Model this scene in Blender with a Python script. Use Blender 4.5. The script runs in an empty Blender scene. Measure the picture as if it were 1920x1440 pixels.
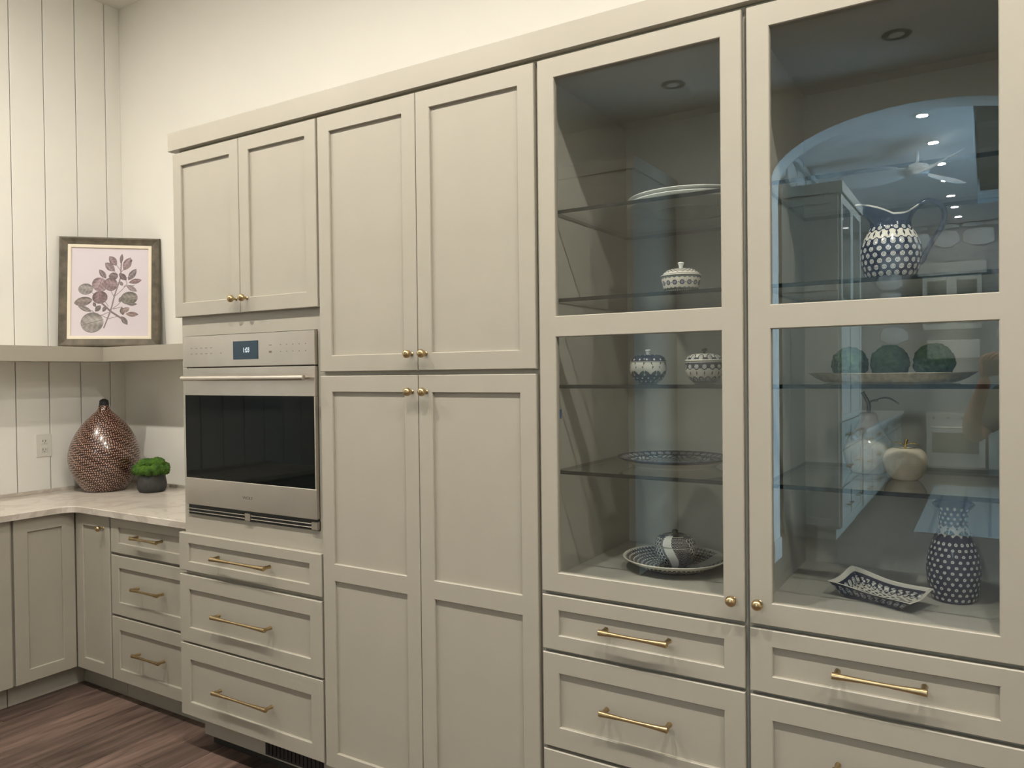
import bpy, math, random
import numpy as np
from mathutils import Vector, Matrix, noise
PI = math.pi
random.seed(4)
S = bpy.context.scene
COL = S.collection

# ------------------------------------------------------------------ camera, world, exposure
F_PX, YAW, PITCH, ROLL = 1445.0, 0.5539, -0.0142, -0.0110
cam_d = bpy.data.cameras.new('camera')
cam = bpy.data.objects.new('camera', cam_d); COL.objects.link(cam)
cam_d.sensor_fit = 'HORIZONTAL'; cam_d.sensor_width = 36.0
cam_d.lens = 36.0 * F_PX / 1920.0
cam_d.clip_start = 0.005; cam_d.clip_end = 100
_fw = Vector((-math.sin(YAW)*math.cos(PITCH), math.cos(YAW)*math.cos(PITCH), math.sin(PITCH)))
_r0 = Vector((math.cos(YAW), math.sin(YAW), 0)); _u0 = _r0.cross(_fw)
_r = _r0*math.cos(ROLL) + _u0*math.sin(ROLL); _u = -_r0*math.sin(ROLL) + _u0*math.cos(ROLL)
cam.matrix_world = Matrix(((_r.x, _u.x, -_fw.x, 0.0), (_r.y, _u.y, -_fw.y, -2.0), (_r.z, _u.z, -_fw.z, 1.575), (0, 0, 0, 1)))
S.camera = cam
S.view_settings.view_transform = 'Standard'; S.view_settings.look = 'None'
S.view_settings.gamma = 1.0; S.view_settings.use_curve_mapping = False
S.view_settings.exposure = 0.0
S.cycles.use_denoising = True
S.cycles.max_bounces = 10; S.cycles.diffuse_bounces = 5; S.cycles.glossy_bounces = 5
S.cycles.transparent_max_bounces = 24; S.cycles.caustics_reflective = False; S.cycles.caustics_refractive = False
S.cycles.sample_clamp_indirect = 8.0
LAMP_W = 40.5            # watts of each downlight over the aisle
LAMP_COL = (1.0, 0.935, 0.84)
SKY_STRENGTH = 62.0

W = bpy.data.worlds.new('world'); S.world = W; W.use_nodes = True
_bg = W.node_tree.nodes['Background']; _bg.inputs['Color'].default_value = (0.42, 0.71, 1.0, 1); _bg.inputs['Strength'].default_value = SKY_STRENGTH

# ------------------------------------------------------------------ materials
def srgb(r, g, b):
    f = lambda c: (c/255/12.92) if c/255 <= 0.04045 else ((c/255+0.055)/1.055)**2.4
    return (f(r), f(g), f(b), 1)

def mat(name, color, rough=0.5, metal=0.0, spec=0.5, noise_amt=0.0, noise_scale=20, bump=0.0, bump_scale=200, color2=None, coat=0.0):
    m = bpy.data.materials.new(name); m.use_nodes = True
    nt = m.node_tree; b = nt.nodes['Principled BSDF']
    b.inputs['Base Color'].default_value = color; b.inputs['Roughness'].default_value = rough
    b.inputs['Metallic'].default_value = metal; b.inputs['Specular IOR Level'].default_value = spec
    b.inputs['Coat Weight'].default_value = coat; b.inputs['Coat Roughness'].default_value = 0.05
    tc = nt.nodes.new('ShaderNodeTexCoord')
    if noise_amt > 0 or color2:
        n = nt.nodes.new('ShaderNodeTexNoise'); n.inputs['Scale'].default_value = noise_scale; n.inputs['Detail'].default_value = 5
        nt.links.new(tc.outputs['Object'], n.inputs['Vector'])
        mx = nt.nodes.new('ShaderNodeMix'); mx.data_type = 'RGBA'
        c2 = color2 or tuple(c*(1-noise_amt) for c in color[:3]) + (1,)
        mx.inputs[6].default_value = color; mx.inputs[7].default_value = c2
        rp = nt.nodes.new('ShaderNodeMapRange'); rp.inputs[1].default_value = 0.35; rp.inputs[2].default_value = 0.65
        nt.links.new(n.outputs['Fac'], rp.inputs[0]); nt.links.new(rp.outputs[0], mx.inputs[0])
        nt.links.new(mx.outputs[2], b.inputs['Base Color'])
    if bump > 0:
        n2 = nt.nodes.new('ShaderNodeTexNoise'); n2.inputs['Scale'].default_value = bump_scale; n2.inputs['Detail'].default_value = 3
        nt.links.new(tc.outputs['Object'], n2.inputs['Vector'])
        bp = nt.nodes.new('ShaderNodeBump'); bp.inputs['Strength'].default_value = bump; bp.inputs['Distance'].default_value = 0.002
        nt.links.new(n2.outputs['Fac'], bp.inputs['Height']); nt.links.new(bp.outputs['Normal'], b.inputs['Normal'])
    return m

def painted_mat(name, rough=0.15, spec=0.5, coat=0.0):
    """colour comes from the hand-painted decoration stored on the mesh (glaze pattern)"""
    m = bpy.data.materials.new(name); m.use_nodes = True
    nt = m.node_tree; b = nt.nodes['Principled BSDF']
    a = nt.nodes.new('ShaderNodeAttribute'); a.attribute_name = 'decor'
    nt.links.new(a.outputs['Color'], b.inputs['Base Color'])
    b.inputs['Roughness'].default_value = rough; b.inputs['Specular IOR Level'].default_value = spec
    b.inputs['Coat Weight'].default_value = coat; b.inputs['Coat Roughness'].default_value = 0.04
    return m

def glass_mat(name, tint=(0.955, 0.966, 0.96, 1), f0=0.058):
    """thin clear glass: see-through plus a mirror reflection that grows with the angle"""
    m = bpy.data.materials.new(name); m.use_nodes = True
    nt = m.node_tree; nt.nodes.remove(nt.nodes['Principled BSDF']); out = nt.nodes['Material Output']
    lw = nt.nodes.new('ShaderNodeLayerWeight'); lw.inputs['Blend'].default_value = 0.5
    pw = nt.nodes.new('ShaderNodeMath'); pw.operation = 'POWER'; pw.inputs[1].default_value = 5.0
    nt.links.new(lw.outputs['Facing'], pw.inputs[0])
    mr = nt.nodes.new('ShaderNodeMapRange'); mr.inputs[3].default_value = f0; mr.inputs[4].default_value = 1.0
    nt.links.new(pw.outputs[0], mr.inputs[0])
    t = nt.nodes.new('ShaderNodeBsdfTransparent'); t.inputs['Color'].default_value = tint
    g = nt.nodes.new('ShaderNodeBsdfGlossy'); g.inputs['Roughness'].default_value = 0.0; g.inputs['Color'].default_value = (1, 1, 1, 1)
    mx = nt.nodes.new('ShaderNodeMixShader')
    nt.links.new(mr.outputs[0], mx.inputs[0]); nt.links.new(t.outputs[0], mx.inputs[1]); nt.links.new(g.outputs[0], mx.inputs[2])
    nt.links.new(mx.outputs[0], out.inputs['Surface'])
    return m

def emit_mat(name, color, strength):
    m = bpy.data.materials.new(name); m.use_nodes = True
    b = m.node_tree.nodes['Principled BSDF']; b.inputs['Base Color'].default_value = (0.8, 0.8, 0.8, 1)
    b.inputs['Emission Color'].default_value = color; b.inputs['Emission Strength'].default_value = strength
    return m

M_CAB = mat('cabinet_paint', (0.390, 0.362, 0.300, 1), 0.42, noise_amt=0.03, noise_scale=6, bump=0.05, bump_scale=500)
M_CABIN = mat('cabinet_interior_paint', (0.40, 0.39, 0.34, 1), 0.5, noise_amt=0.03, noise_scale=6)
M_GAPSHADE = mat('painted_gap_shade', (0.03, 0.027, 0.022, 1), 0.8, noise_amt=0.2)  # near-black colour paints in the shade of the gap below the toe boards
M_WALL = mat('wall_paint', (0.82, 0.80, 0.74, 1), 0.7, noise_amt=0.02, noise_scale=3, bump=0.06, bump_scale=300)
M_SHIP = mat('shiplap_paint', (0.83, 0.815, 0.76, 1), 0.55, noise_amt=0.02, noise_scale=4)
M_GROOVE = mat('groove_shadow_board', (0.12, 0.11, 0.095, 1), 0.8, noise_amt=0.1)
M_CEIL = mat('ceiling_paint', (0.78, 0.76, 0.71, 1), 0.8, noise_amt=0.02, bump=0.05)
M_FARWALL = mat('bright_wall_paint', (0.74, 0.74, 0.72, 1), 0.8, noise_amt=0.02)
M_BRASS = mat('brushed_brass', (0.50, 0.375, 0.205, 1), 0.30, 1.0, noise_amt=0.12, noise_scale=60)
M_STEEL = mat('stainless_steel', (0.60, 0.55, 0.49, 1), 0.34, 1.0, noise_amt=0.06, noise_scale=8)
M_BLACKGLASS = mat('black_oven_glass', (0.004, 0.005, 0.004, 1), 0.03, 0.0, 0.12, noise_amt=0.1)
M_BLACK = mat('black_enamel', (0.01, 0.01, 0.01, 1), 0.4, noise_amt=0.1)
M_SCREEN = emit_mat('oven_screen', (0.02, 0.06, 0.09, 1), 0.35)
M_SCREEN.node_tree.nodes['Principled BSDF'].inputs['Base Color'].default_value = (0.01, 0.02, 0.03, 1)
M_DIGIT = emit_mat('oven_digits', (0.5, 0.8, 1.0, 1), 0.55)
M_MARK = mat('printed_marks', (0.16, 0.13, 0.11, 1), 0.6, noise_amt=0.1)
M_GLASS = glass_mat('pane_glass')
M_SHELFGLASS = glass_mat('shelf_glass', (0.955, 0.968, 0.962, 1), 0.04)
M_GLASSEDGE = mat('shelf_glass_edge', (0.004, 0.008, 0.008, 1), 0.35, spec=0.15, noise_amt=0.1)
M_PLASTIC = mat('white_plastic', (0.72, 0.70, 0.64, 1), 0.35, noise_amt=0.02)
M_FRAMEWOOD = mat('weathered_wood', srgb(78, 72, 60), 0.6, color2=srgb(106, 97, 82), noise_scale=18, bump=0.4, bump_scale=60)
M_LINER = mat('cream_liner', (0.80, 0.72, 0.58, 1), 0.6, noise_amt=0.03)
M_PRINT = painted_mat('botanical_print', 0.6, 0.3)
M_GLAZE = painted_mat('painted_glaze', 0.12, 0.28, 0.0)
M_WHITECER = mat('white_ceramic', (0.80, 0.82, 0.79, 1), 0.15, noise_amt=0.02, coat=0.3)
M_POT = mat('charcoal_pot', (0.052, 0.052, 0.050, 1), 0.65, noise_amt=0.25, noise_scale=50, bump=0.2)
M_TAPE = mat('blue_tape', (0.02, 0.10, 0.32, 1), 0.6, noise_amt=0.1)
M_STICKER = mat('paper_sticker', (0.70, 0.74, 0.78, 1), 0.6, noise_amt=0.02)
M_PEWTER = mat('aged_pewter', (0.22, 0.19, 0.14, 1), 0.42, 0.8, noise_amt=0.2, noise_scale=80)
M_GOLD = mat('polished_gold', (0.90, 0.66, 0.25, 1), 0.12, 1.0, noise_amt=0.05)
M_TRAY = mat('hammered_champagne_metal', (0.55, 0.47, 0.33, 1), 0.38, 1.0, noise_amt=0.25, noise_scale=70, bump=0.8, bump_scale=120)
M_PEARL = mat('pearl_glaze', (0.60, 0.55, 0.47, 1), 0.14, color2=(0.48, 0.44, 0.38, 1), noise_scale=22, coat=0.5)
M_PEARL2 = mat('cream_pearl_glaze', (0.72, 0.64, 0.50, 1), 0.12, color2=(0.60, 0.53, 0.41, 1), noise_scale=30, coat=0.5)
M_SKIN = mat('skin', (0.52, 0.30, 0.21, 1), 0.5, noise_amt=0.08, noise_scale=15)
M_SHIRT = mat('grey_green_shirt', (0.10, 0.12, 0.10, 1), 0.85, noise_amt=0.15, noise_scale=30)
M_TROUSERS = mat('dark_trousers', (0.03, 0.035, 0.045, 1), 0.85, noise_amt=0.15)
M_HAIR = mat('brown_hair', (0.05, 0.03, 0.02, 1), 0.6, noise_amt=0.3, noise_scale=60)
M_RUG = mat('woven_pale_rug', (0.42, 0.42, 0.40, 1), 0.95, color2=(0.28, 0.28, 0.27, 1), noise_scale=30, bump=0.8, bump_scale=60)
M_BEAM = mat('dark_beam_wood', (0.07, 0.055, 0.042, 1), 0.7, color2=(0.11, 0.085, 0.06, 1), noise_scale=9)
M_FAN = mat('white_fan_paint', (0.75, 0.75, 0.72, 1), 0.4, noise_amt=0.03)
M_GRILLE = mat('dark_grille', (0.015, 0.013, 0.012, 1), 0.6, noise_amt=0.1)
M_TRIMOFF = mat('grey_lamp_trim', (0.05, 0.05, 0.045, 1), 0.6, noise_amt=0.05)
M_LENSOFF = mat('unlit_lens', (0.85, 0.82, 0.76, 1), 0.5, noise_amt=0.03)
M_LAMPON = emit_mat('lit_lens', (1.0, 0.9, 0.76, 1), 30.0)
M_LAMPFAR = emit_mat('lit_lens_far', (1.0, 0.93, 0.82, 1), 60.0)

def moss_mat(name, c1, c2, scale):
    m = mat(name, c1, 0.9, color2=c2, noise_scale=scale, bump=1.0, bump_scale=180)
    return m
M_MOSS = moss_mat('bright_moss', (0.085, 0.185, 0.014, 1), (0.022, 0.070, 0.008, 1), 26)
M_MOSSDARK = moss_mat('dark_moss', (0.020, 0.055, 0.022, 1), (0.045, 0.10, 0.040, 1), 60)

def wood_floor_mat():
    m = bpy.data.materials.new('dark_oak_plank'); m.use_nodes = True; nt = m.node_tree; b = nt.nodes['Principled BSDF']
    tc = nt.nodes.new('ShaderNodeTexCoord'); oi = nt.nodes.new('ShaderNodeObjectInfo')
    add = nt.nodes.new('ShaderNodeVectorMath'); add.operation = 'ADD'
    sc = nt.nodes.new('ShaderNodeVectorMath'); sc.operation = 'SCALE'; sc.inputs['Scale'].default_value = 40
    cmb = nt.nodes.new('ShaderNodeCombineXYZ')
    for k in range(3): nt.links.new(oi.outputs['Random'], cmb.inputs[k])
    nt.links.new(cmb.outputs[0], sc.inputs[0]); nt.links.new(tc.outputs['Object'], add.inputs[0]); nt.links.new(sc.outputs[0], add.inputs[1])
    mp = nt.nodes.new('ShaderNodeMapping'); mp.inputs['Scale'].default_value = (14, 1.3, 14)
    nt.links.new(add.outputs[0], mp.inputs['Vector'])
    n = nt.nodes.new('ShaderNodeTexNoise'); n.inputs['Scale'].default_value = 2.2; n.inputs['Detail'].default_value = 8; n.inputs['Distortion'].default_value = 0.6
    nt.links.new(mp.outputs[0], n.inputs['Vector'])
    cr = nt.nodes.new('ShaderNodeValToRGB'); e = cr.color_ramp.elements
    e[0].position = 0.3; e[0].color = (0.060, 0.038, 0.030, 1); e[1].position = 0.72; e[1].color = (0.185, 0.125, 0.100, 1)
    nt.links.new(n.outputs['Fac'], cr.inputs['Fac'])
    hsv = nt.nodes.new('ShaderNodeHueSaturation'); mr = nt.nodes.new('ShaderNodeMapRange'); mr.inputs[3].default_value = 0.62; mr.inputs[4].default_value = 1.25
    nt.links.new(oi.outputs['Random'], mr.inputs[0]); nt.links.new(mr.outputs[0], hsv.inputs['Value']); nt.links.new(cr.outputs[0], hsv.inputs['Color'])
    nt.links.new(hsv.outputs[0], b.inputs['Base Color']); b.inputs['Roughness'].default_value = 0.42
    bp = nt.nodes.new('ShaderNodeBump'); bp.inputs['Strength'].default_value = 0.25; bp.inputs['Distance'].default_value = 0.001
    nt.links.new(n.outputs['Fac'], bp.inputs['Height']); nt.links.new(bp.outputs[0], b.inputs['Normal'])
    return m
M_PLANK = wood_floor_mat()

def quartz_mat():
    m = bpy.data.materials.new('pale_quartzite'); m.use_nodes = True; nt = m.node_tree; b = nt.nodes['Principled BSDF']
    tc = nt.nodes.new('ShaderNodeTexCoord')
    n = nt.nodes.new('ShaderNodeTexNoise'); n.inputs['Scale'].default_value = 7.0; n.inputs['Detail'].default_value = 10; n.inputs['Distortion'].default_value = 1.4
    nt.links.new(tc.outputs['Object'], n.inputs['Vector'])
    cr = nt.nodes.new('ShaderNodeValToRGB'); e = cr.color_ramp.elements
    e[0].position = 0.30; e[0].color = (0.47, 0.415, 0.355, 1); e[1].position = 0.66; e[1].color = (0.60, 0.545, 0.475, 1)
    x = cr.color_ramp.elements.new(0.48); x.color = (0.55, 0.495, 0.43, 1); x = cr.color_ramp.elements.new(0.505); x.color = (0.62, 0.57, 0.50, 1)
    nt.links.new(n.outputs['Fac'], cr.inputs['Fac']); nt.links.new(cr.outputs[0], b.inputs['Base Color']); b.inputs['Roughness'].default_value = 0.28
    return m
M_QUARTZ = quartz_mat()

def copper_dot_mat():
    m = bpy.data.materials.new('copper_dotted_lacquer'); m.use_nodes = True; nt = m.node_tree; b = nt.nodes['Principled BSDF']
    at = nt.nodes.new('ShaderNodeAttribute'); at.attribute_name = 'decor'
    lt = nt.nodes.new('ShaderNodeSeparateColor'); nt.links.new(at.outputs['Color'], lt.inputs[0])
    mx = nt.nodes.new('ShaderNodeMix'); mx.data_type = 'RGBA'; mx.inputs[6].default_value = (0.028, 0.008, 0.005, 1); mx.inputs[7].default_value = (0.66, 0.42, 0.32, 1)
    nt.links.new(lt.outputs[0], mx.inputs[0]); nt.links.new(mx.outputs[2], b.inputs['Base Color'])
    mm = nt.nodes.new('ShaderNodeMath'); mm.operation = 'MULTIPLY'; mm.inputs[1].default_value = 0.25
    nt.links.new(lt.outputs[0], mm.inputs[0]); nt.links.new(mm.outputs[0], b.inputs['Metallic'])
    b.inputs['Roughness'].default_value = 0.28; b.inputs['Coat Weight'].default_value = 0.6; b.inputs['Coat Roughness'].default_value = 0.12
    bp = nt.nodes.new('ShaderNodeBump'); bp.inputs['Strength'].default_value = 0.5; bp.inputs['Distance'].default_value = 0.001
    nt.links.new(lt.outputs[0], bp.inputs['Height']); nt.links.new(bp.outputs[0], b.inputs['Normal'])
    return m
M_COPPER = copper_dot_mat()

def stone_mat():
    m = bpy.data.materials.new('rough_limestone'); m.use_nodes = True; nt = m.node_tree; b = nt.nodes['Principled BSDF']
    tc = nt.nodes.new('ShaderNodeTexCoord'); oi = nt.nodes.new('ShaderNodeObjectInfo')
    n = nt.nodes.new('ShaderNodeTexNoise'); n.inputs['Scale'].default_value = 6; n.inputs['Detail'].default_value = 6
    nt.links.new(tc.outputs['Object'], n.inputs['Vector'])
    cr = nt.nodes.new('ShaderNodeValToRGB'); e = cr.color_ramp.elements
    e[0].position = 0.3; e[0].color = (0.42, 0.40, 0.36, 1); e[1].position = 0.7; e[1].color = (0.68, 0.66, 0.61, 1)
    nt.links.new(n.outputs['Fac'], cr.inputs['Fac']); nt.links.new(cr.outputs[0], b.inputs['Base Color']); b.inputs['Roughness'].default_value = 0.9
    return m
M_STONE = stone_mat()
M_MORTAR = mat('grey_mortar', (0.30, 0.29, 0.27, 1), 0.95, noise_amt=0.1)

# ------------------------------------------------------------------ mesh helpers
class MB:
    def __init__(s): s.v = []; s.f = []; s.m = []
    def quad(s, a, b, c, d, m=0):
        i = len(s.v); s.v += [a, b, c, d]; s.f.append((i, i+1, i+2, i+3)); s.m.append(m)
    def box(s, x0, x1, y0, y1, z0, z1, m=0, bev=0.0):
        if x0 > x1: x0, x1 = x1, x0
        if y0 > y1: y0, y1 = y1, y0
        if z0 > z1: z0, z1 = z1, z0
        i = len(s.v)
        if bev <= 0:
            s.v += [(x, y, z) for z in (z0, z1) for y in (y0, y1) for x in (x0, x1)]
            for q in ((0, 2, 3, 1), (4, 5, 7, 6), (0, 1, 5, 4), (2, 6, 7, 3), (0, 4, 6, 2), (1, 3, 7, 5)):
                s.f.append(tuple(i+k for k in q)); s.m.append(m)
        else:
            b = min(bev, (x1-x0)*.45, (y1-y0)*.45, (z1-z0)*.45)
            lo = (x0, y0, z0); hi = (x1, y1, z1); idx = {}
            for cx in (0, 1):
                for cy in (0, 1):
                    for cz in (0, 1):
                        c = (cx, cy, cz)
                        for ax in range(3):       # vertex on the face normal to ax
                            p = [0, 0, 0]
                            for k in range(3):
                                base = lo[k] if c[k] == 0 else hi[k]
                                p[k] = base if k == ax else (base + b if c[k] == 0 else base - b)
                            idx[(c, ax)] = len(s.v); s.v.append(tuple(p))
            for ax in range(3):
                o = [k for k in range(3) if k != ax]
                for side in (0, 1):
                    q = []
                    for a, c in ((0, 0), (1, 0), (1, 1), (0, 1)):
                        t = [0, 0, 0]; t[ax] = side; t[o[0]] = a; t[o[1]] = c; q.append(idx[(tuple(t), ax)])
                    flip = (side == 0) ^ (ax == 1)
                    s.f.append(tuple(reversed(q)) if flip else tuple(q)); s.m.append(m)
            for ax in range(3):                    # edges parallel to ax
                o = [k for k in range(3) if k != ax]
                for a in (0, 1):
                    for c in (0, 1):
                        t0 = [0, 0, 0]; t1 = [0, 0, 0]; t1[ax] = 1
                        for t in (t0, t1): t[o[0]] = a; t[o[1]] = c
                        q = (idx[(tuple(t0), o[0])], idx[(tuple(t1), o[0])], idx[(tuple(t1), o[1])], idx[(tuple(t0), o[1])])
                        s.f.append(q); s.m.append(m)
            for cx in (0, 1):
                for cy in (0, 1):
                    for cz in (0, 1):
                        c = (cx, cy, cz); s.f.append((idx[(c, 0)], idx[(c, 1)], idx[(c, 2)])); s.m.append(m)
        return s
    def tube(s, pts, radii, n=12, m=0, caps=True, flat=1.0):
        pts = [Vector(p) for p in pts]; rings = []
        ref = None
        for k, p in enumerate(pts):
            d = (pts[min(k+1, len(pts)-1)] - pts[max(k-1, 0)]).normalized()
            if ref is None:
                ref = Vector((0, 0, 1)) if abs(d.z) < 0.9 else Vector((1, 0, 0))
            a = (ref - d*ref.dot(d)).normalized(); b = d.cross(a); ref = a
            r = radii[k] if hasattr(radii, '__len__') else radii
            i = len(s.v); s.v += [tuple(p + a*r*math.cos(2*PI*j/n) + b*r*flat*math.sin(2*PI*j/n)) for j in range(n)]; rings.append(i)
        for k in range(len(rings)-1):
            for j in range(n):
                s.f.append((rings[k]+j, rings[k]+(j+1) % n, rings[k+1]+(j+1) % n, rings[k+1]+j)); s.m.append(m)
        if caps:
            s.f.append(tuple(rings[0]+j for j in reversed(range(n)))); s.m.append(m)
            s.f.append(tuple(rings[-1]+j for j in range(n))); s.m.append(m)
        return s
    def lathe(s, prof, n=32, c=(0, 0, 0), m=0, axis='z'):
        rings = []
        for r, z in prof:
            i = len(s.v)
            for j in range(n):
                a = 2*PI*j/n
                if axis == 'z': s.v.append((c[0]+r*math.cos(a), c[1]+r*math.sin(a), c[2]+z))
                elif axis == 'y': s.v.append((c[0]+r*math.cos(a), c[1]+z, c[2]+r*math.sin(a)))
                else: s.v.append((c[0]+z, c[1]+r*math.cos(a), c[2]+r*math.sin(a)))
            rings.append(i)
        for k in range(len(rings)-1):
            for j in range(n):
                s.f.append((rings[k]+j, rings[k]+(j+1) % n, rings[k+1]+(j+1) % n, rings[k+1]+j)); s.m.append(m)
        if prof[0][0] > 1e-5: s.f.append(tuple(rings[0]+j for j in reversed(range(n)))); s.m.append(m)
        if prof[-1][0] > 1e-5: s.f.append(tuple(rings[-1]+j for j in range(n))); s.m.append(m)
        return s
    def mesh(s, name, mats, smooth=False, off=(0, 0, 0)):
        me = bpy.data.meshes.new(name)
        me.from_pydata([(x-off[0], y-off[1], z-off[2]) for x, y, z in s.v], [], s.f)
        for m in (mats if isinstance(mats, (list, tuple)) else [mats]): me.materials.append(m)
        me.polygons.foreach_set('material_index', s.m)
        if smooth:
            me.polygons.foreach_set('use_smooth', [True]*len(s.f))
        me.update()
        import bmesh
        bm = bmesh.new(); bm.from_mesh(me); bmesh.ops.recalc_face_normals(bm, faces=bm.faces)
        bm.to_mesh(me); bm.free()
        if smooth == 'auto':
            me.set_sharp_from_angle(angle=math.radians(40))
        return me

WL = {}
def link(o, parent=None, loc=(0, 0, 0)):
    """loc is where the object's origin stands in the room (or in the thing's own frame while it is built)"""
    COL.objects.link(o)
    if parent is not None:
        o.parent = parent; pl = WL[parent.name]
        o.location = (loc[0]-pl[0], loc[1]-pl[1], loc[2]-pl[2])
    else:
        o.location = loc
    WL[o.name] = tuple(loc)
    return o
def build(name, mb, mats, parent=None, smooth=False, loc=None):
    """link one mesh; its origin goes to the centre of its base unless loc is given"""
    if loc is None:
        a = np.array(mb.v); lo = a.min(0); hi = a.max(0); loc = ((lo[0]+hi[0])/2, (lo[1]+hi[1])/2, lo[2])
    me = mb.mesh(name, mats, smooth, loc)
    return link(bpy.data.objects.new(name, me), parent, loc)
def shared(name, me, parent, loc, rz=0.0):
    o = link(bpy.data.objects.new(name, me), parent, loc); o.rotation_euler.z = rz; return o
def tag(o, label, cat, group=None, kind=None):
    o['label'] = label; o['category'] = cat
    if group: o['group'] = group
    if kind: o['kind'] = kind
    return o
def thing(name, label, cat, loc=(0, 0, 0), group=None):
    o = bpy.data.objects.new(name, None); o.empty_display_size = 0.05
    link(o, None, loc); return tag(o, label, cat, group)
def struct(name, mb, mats, smooth=False, loc=None):
    o = build(name, mb, mats, None, smooth, loc); o['kind'] = 'structure'; return o
def place(o, loc, rz=0.0, rx=0.0):
    o.location = loc; o.rotation_euler = (rx, 0, rz)
def plabel(o, t): o['label'] = t; return o

def text_mb(txt, size, depth=0.0003):
    cu = bpy.data.curves.new('t', 'FONT'); cu.body = txt; cu.size = size; cu.extrude = depth; cu.align_x = 'CENTER'; cu.align_y = 'CENTER'
    o = bpy.data.objects.new('t', cu); COL.objects.link(o)
    dg = bpy.context.evaluated_depsgraph_get(); dg.update()
    me = bpy.data.meshes.new_from_object(o.evaluated_get(dg)); mb = MB()
    mb.v = [(v.co.x, -v.co.z, v.co.y) for v in me.vertices]; mb.f = [tuple(p.vertices) for p in me.polygons]; mb.m = [0]*len(mb.f)
    bpy.data.objects.remove(o); bpy.data.curves.remove(cu); bpy.data.meshes.remove(me)
    return mb

# ------------------------------------------------------------------ room shell
XW, YW, ZC = -4.49, 0.764, 3.807          # left wall, back wall, ceiling
YO = -4.43                                 # wall with the arch, opposite the cabinets
XR = 2.3                                   # right wall of the aisle
FX0, FX1, FY = -1.74, 3.4, -11.7           # far room

fl = MB(); fl.box(XW-0.1, FX1+0.3, FY-0.2, YW+0.1, -0.06, -0.012)
floor = struct('floor', fl, mat('subfloor', (0.05, 0.035, 0.03, 1), 0.8, noise_amt=0.2))
PW = 0.178; npl = 0
x = -4.20
rnd = random.Random(11)
while x < XR:
    y = YW - 0.4 - rnd.random()*1.2
    ys = [0.35]
    while y > YO-0.25: ys.append(y); y -= 1.3+rnd.random()*0.8
    ys.append(YO-0.25)
    for a, b in zip(ys[:-1], ys[1:]):
        mb = MB(); mb.box(x+0.0008, x+PW-0.0008, b+0.0008, a-0.0008, -0.012, 0.0, 0, 0.0012)
        build('floor_plank', mb, M_PLANK, floor)
    x += PW
mb = MB(); mb.box(FX0, FX1, FY, YO-0.25, -0.012, 0.0)
o = build('far_floor_boards', mb, M_PLANK, floor); o['kind'] = 'stuff'

# left wall of ship-lap boards
mb = MB(); mb.box(XW-0.12, XW-0.010, YO, YW, 0, ZC)
wl = struct('wall_left', mb, M_GROOVE)
gy = [YW, 0.671, 0.494, 0.316, 0.140]
while gy[-1] > YO: gy.append(gy[-1]-0.177)
for a, b in zip(gy[:-1], gy[1:]):
    mb = MB(); mb.box(XW-0.010, XW, max(b, YO)+0.0022, a-(0.0022 if a < YW else 0), 0, ZC, 0, 0.0015)
    build('shiplap_board', mb, M_SHIP, wl)
mb = MB(); mb.box(XW-0.12, XR+0.1, YW, YW+0.12, 0, ZC); struct('wall_back', mb, M_WALL)
mb = MB(); mb.box(XR, XR+0.1, YO, YW, 0, ZC); struct('wall_right', mb, M_WALL)
mb = MB(); mb.box(XW-0.12, XR+0.1, YO-0.25, YW+0.12, ZC, ZC+0.1)
struct('ceiling', mb, M_CEIL)

# wall with the arch
AX0, AX1, AZ, AP = -1.50, 0.62, 3.10, 3.545
mb = MB(); T0, T1 = YO, YO-0.25
mb.box(XW-0.1, AX0, T1, T0, 0, ZC); mb.box(AX1, FX1+0.3, T1, T0, 0, ZC)
N = 32; pts = []
for k in range(N+1):
    a = PI*k/N; pts.append(((AX0+AX1)/2-math.cos(a)*(AX1-AX0)/2, AZ+(AP-AZ)*math.sin(a)))
for (xa, za), (xb, zb) in zip(pts[:-1], pts[1:]):
    mb.quad((xa, T0, za), (xb, T0, zb), (xb, T0, ZC), (xa, T0, ZC))
    mb.quad((xb, T1, zb), (xa, T1, za), (xa, T1, ZC), (xb, T1, ZC))
    mb.quad((xa, T0, za), (xa, T1, za), (xb, T1, zb), (xb, T0, zb))
struct('wall_front', mb, M_WALL)
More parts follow.
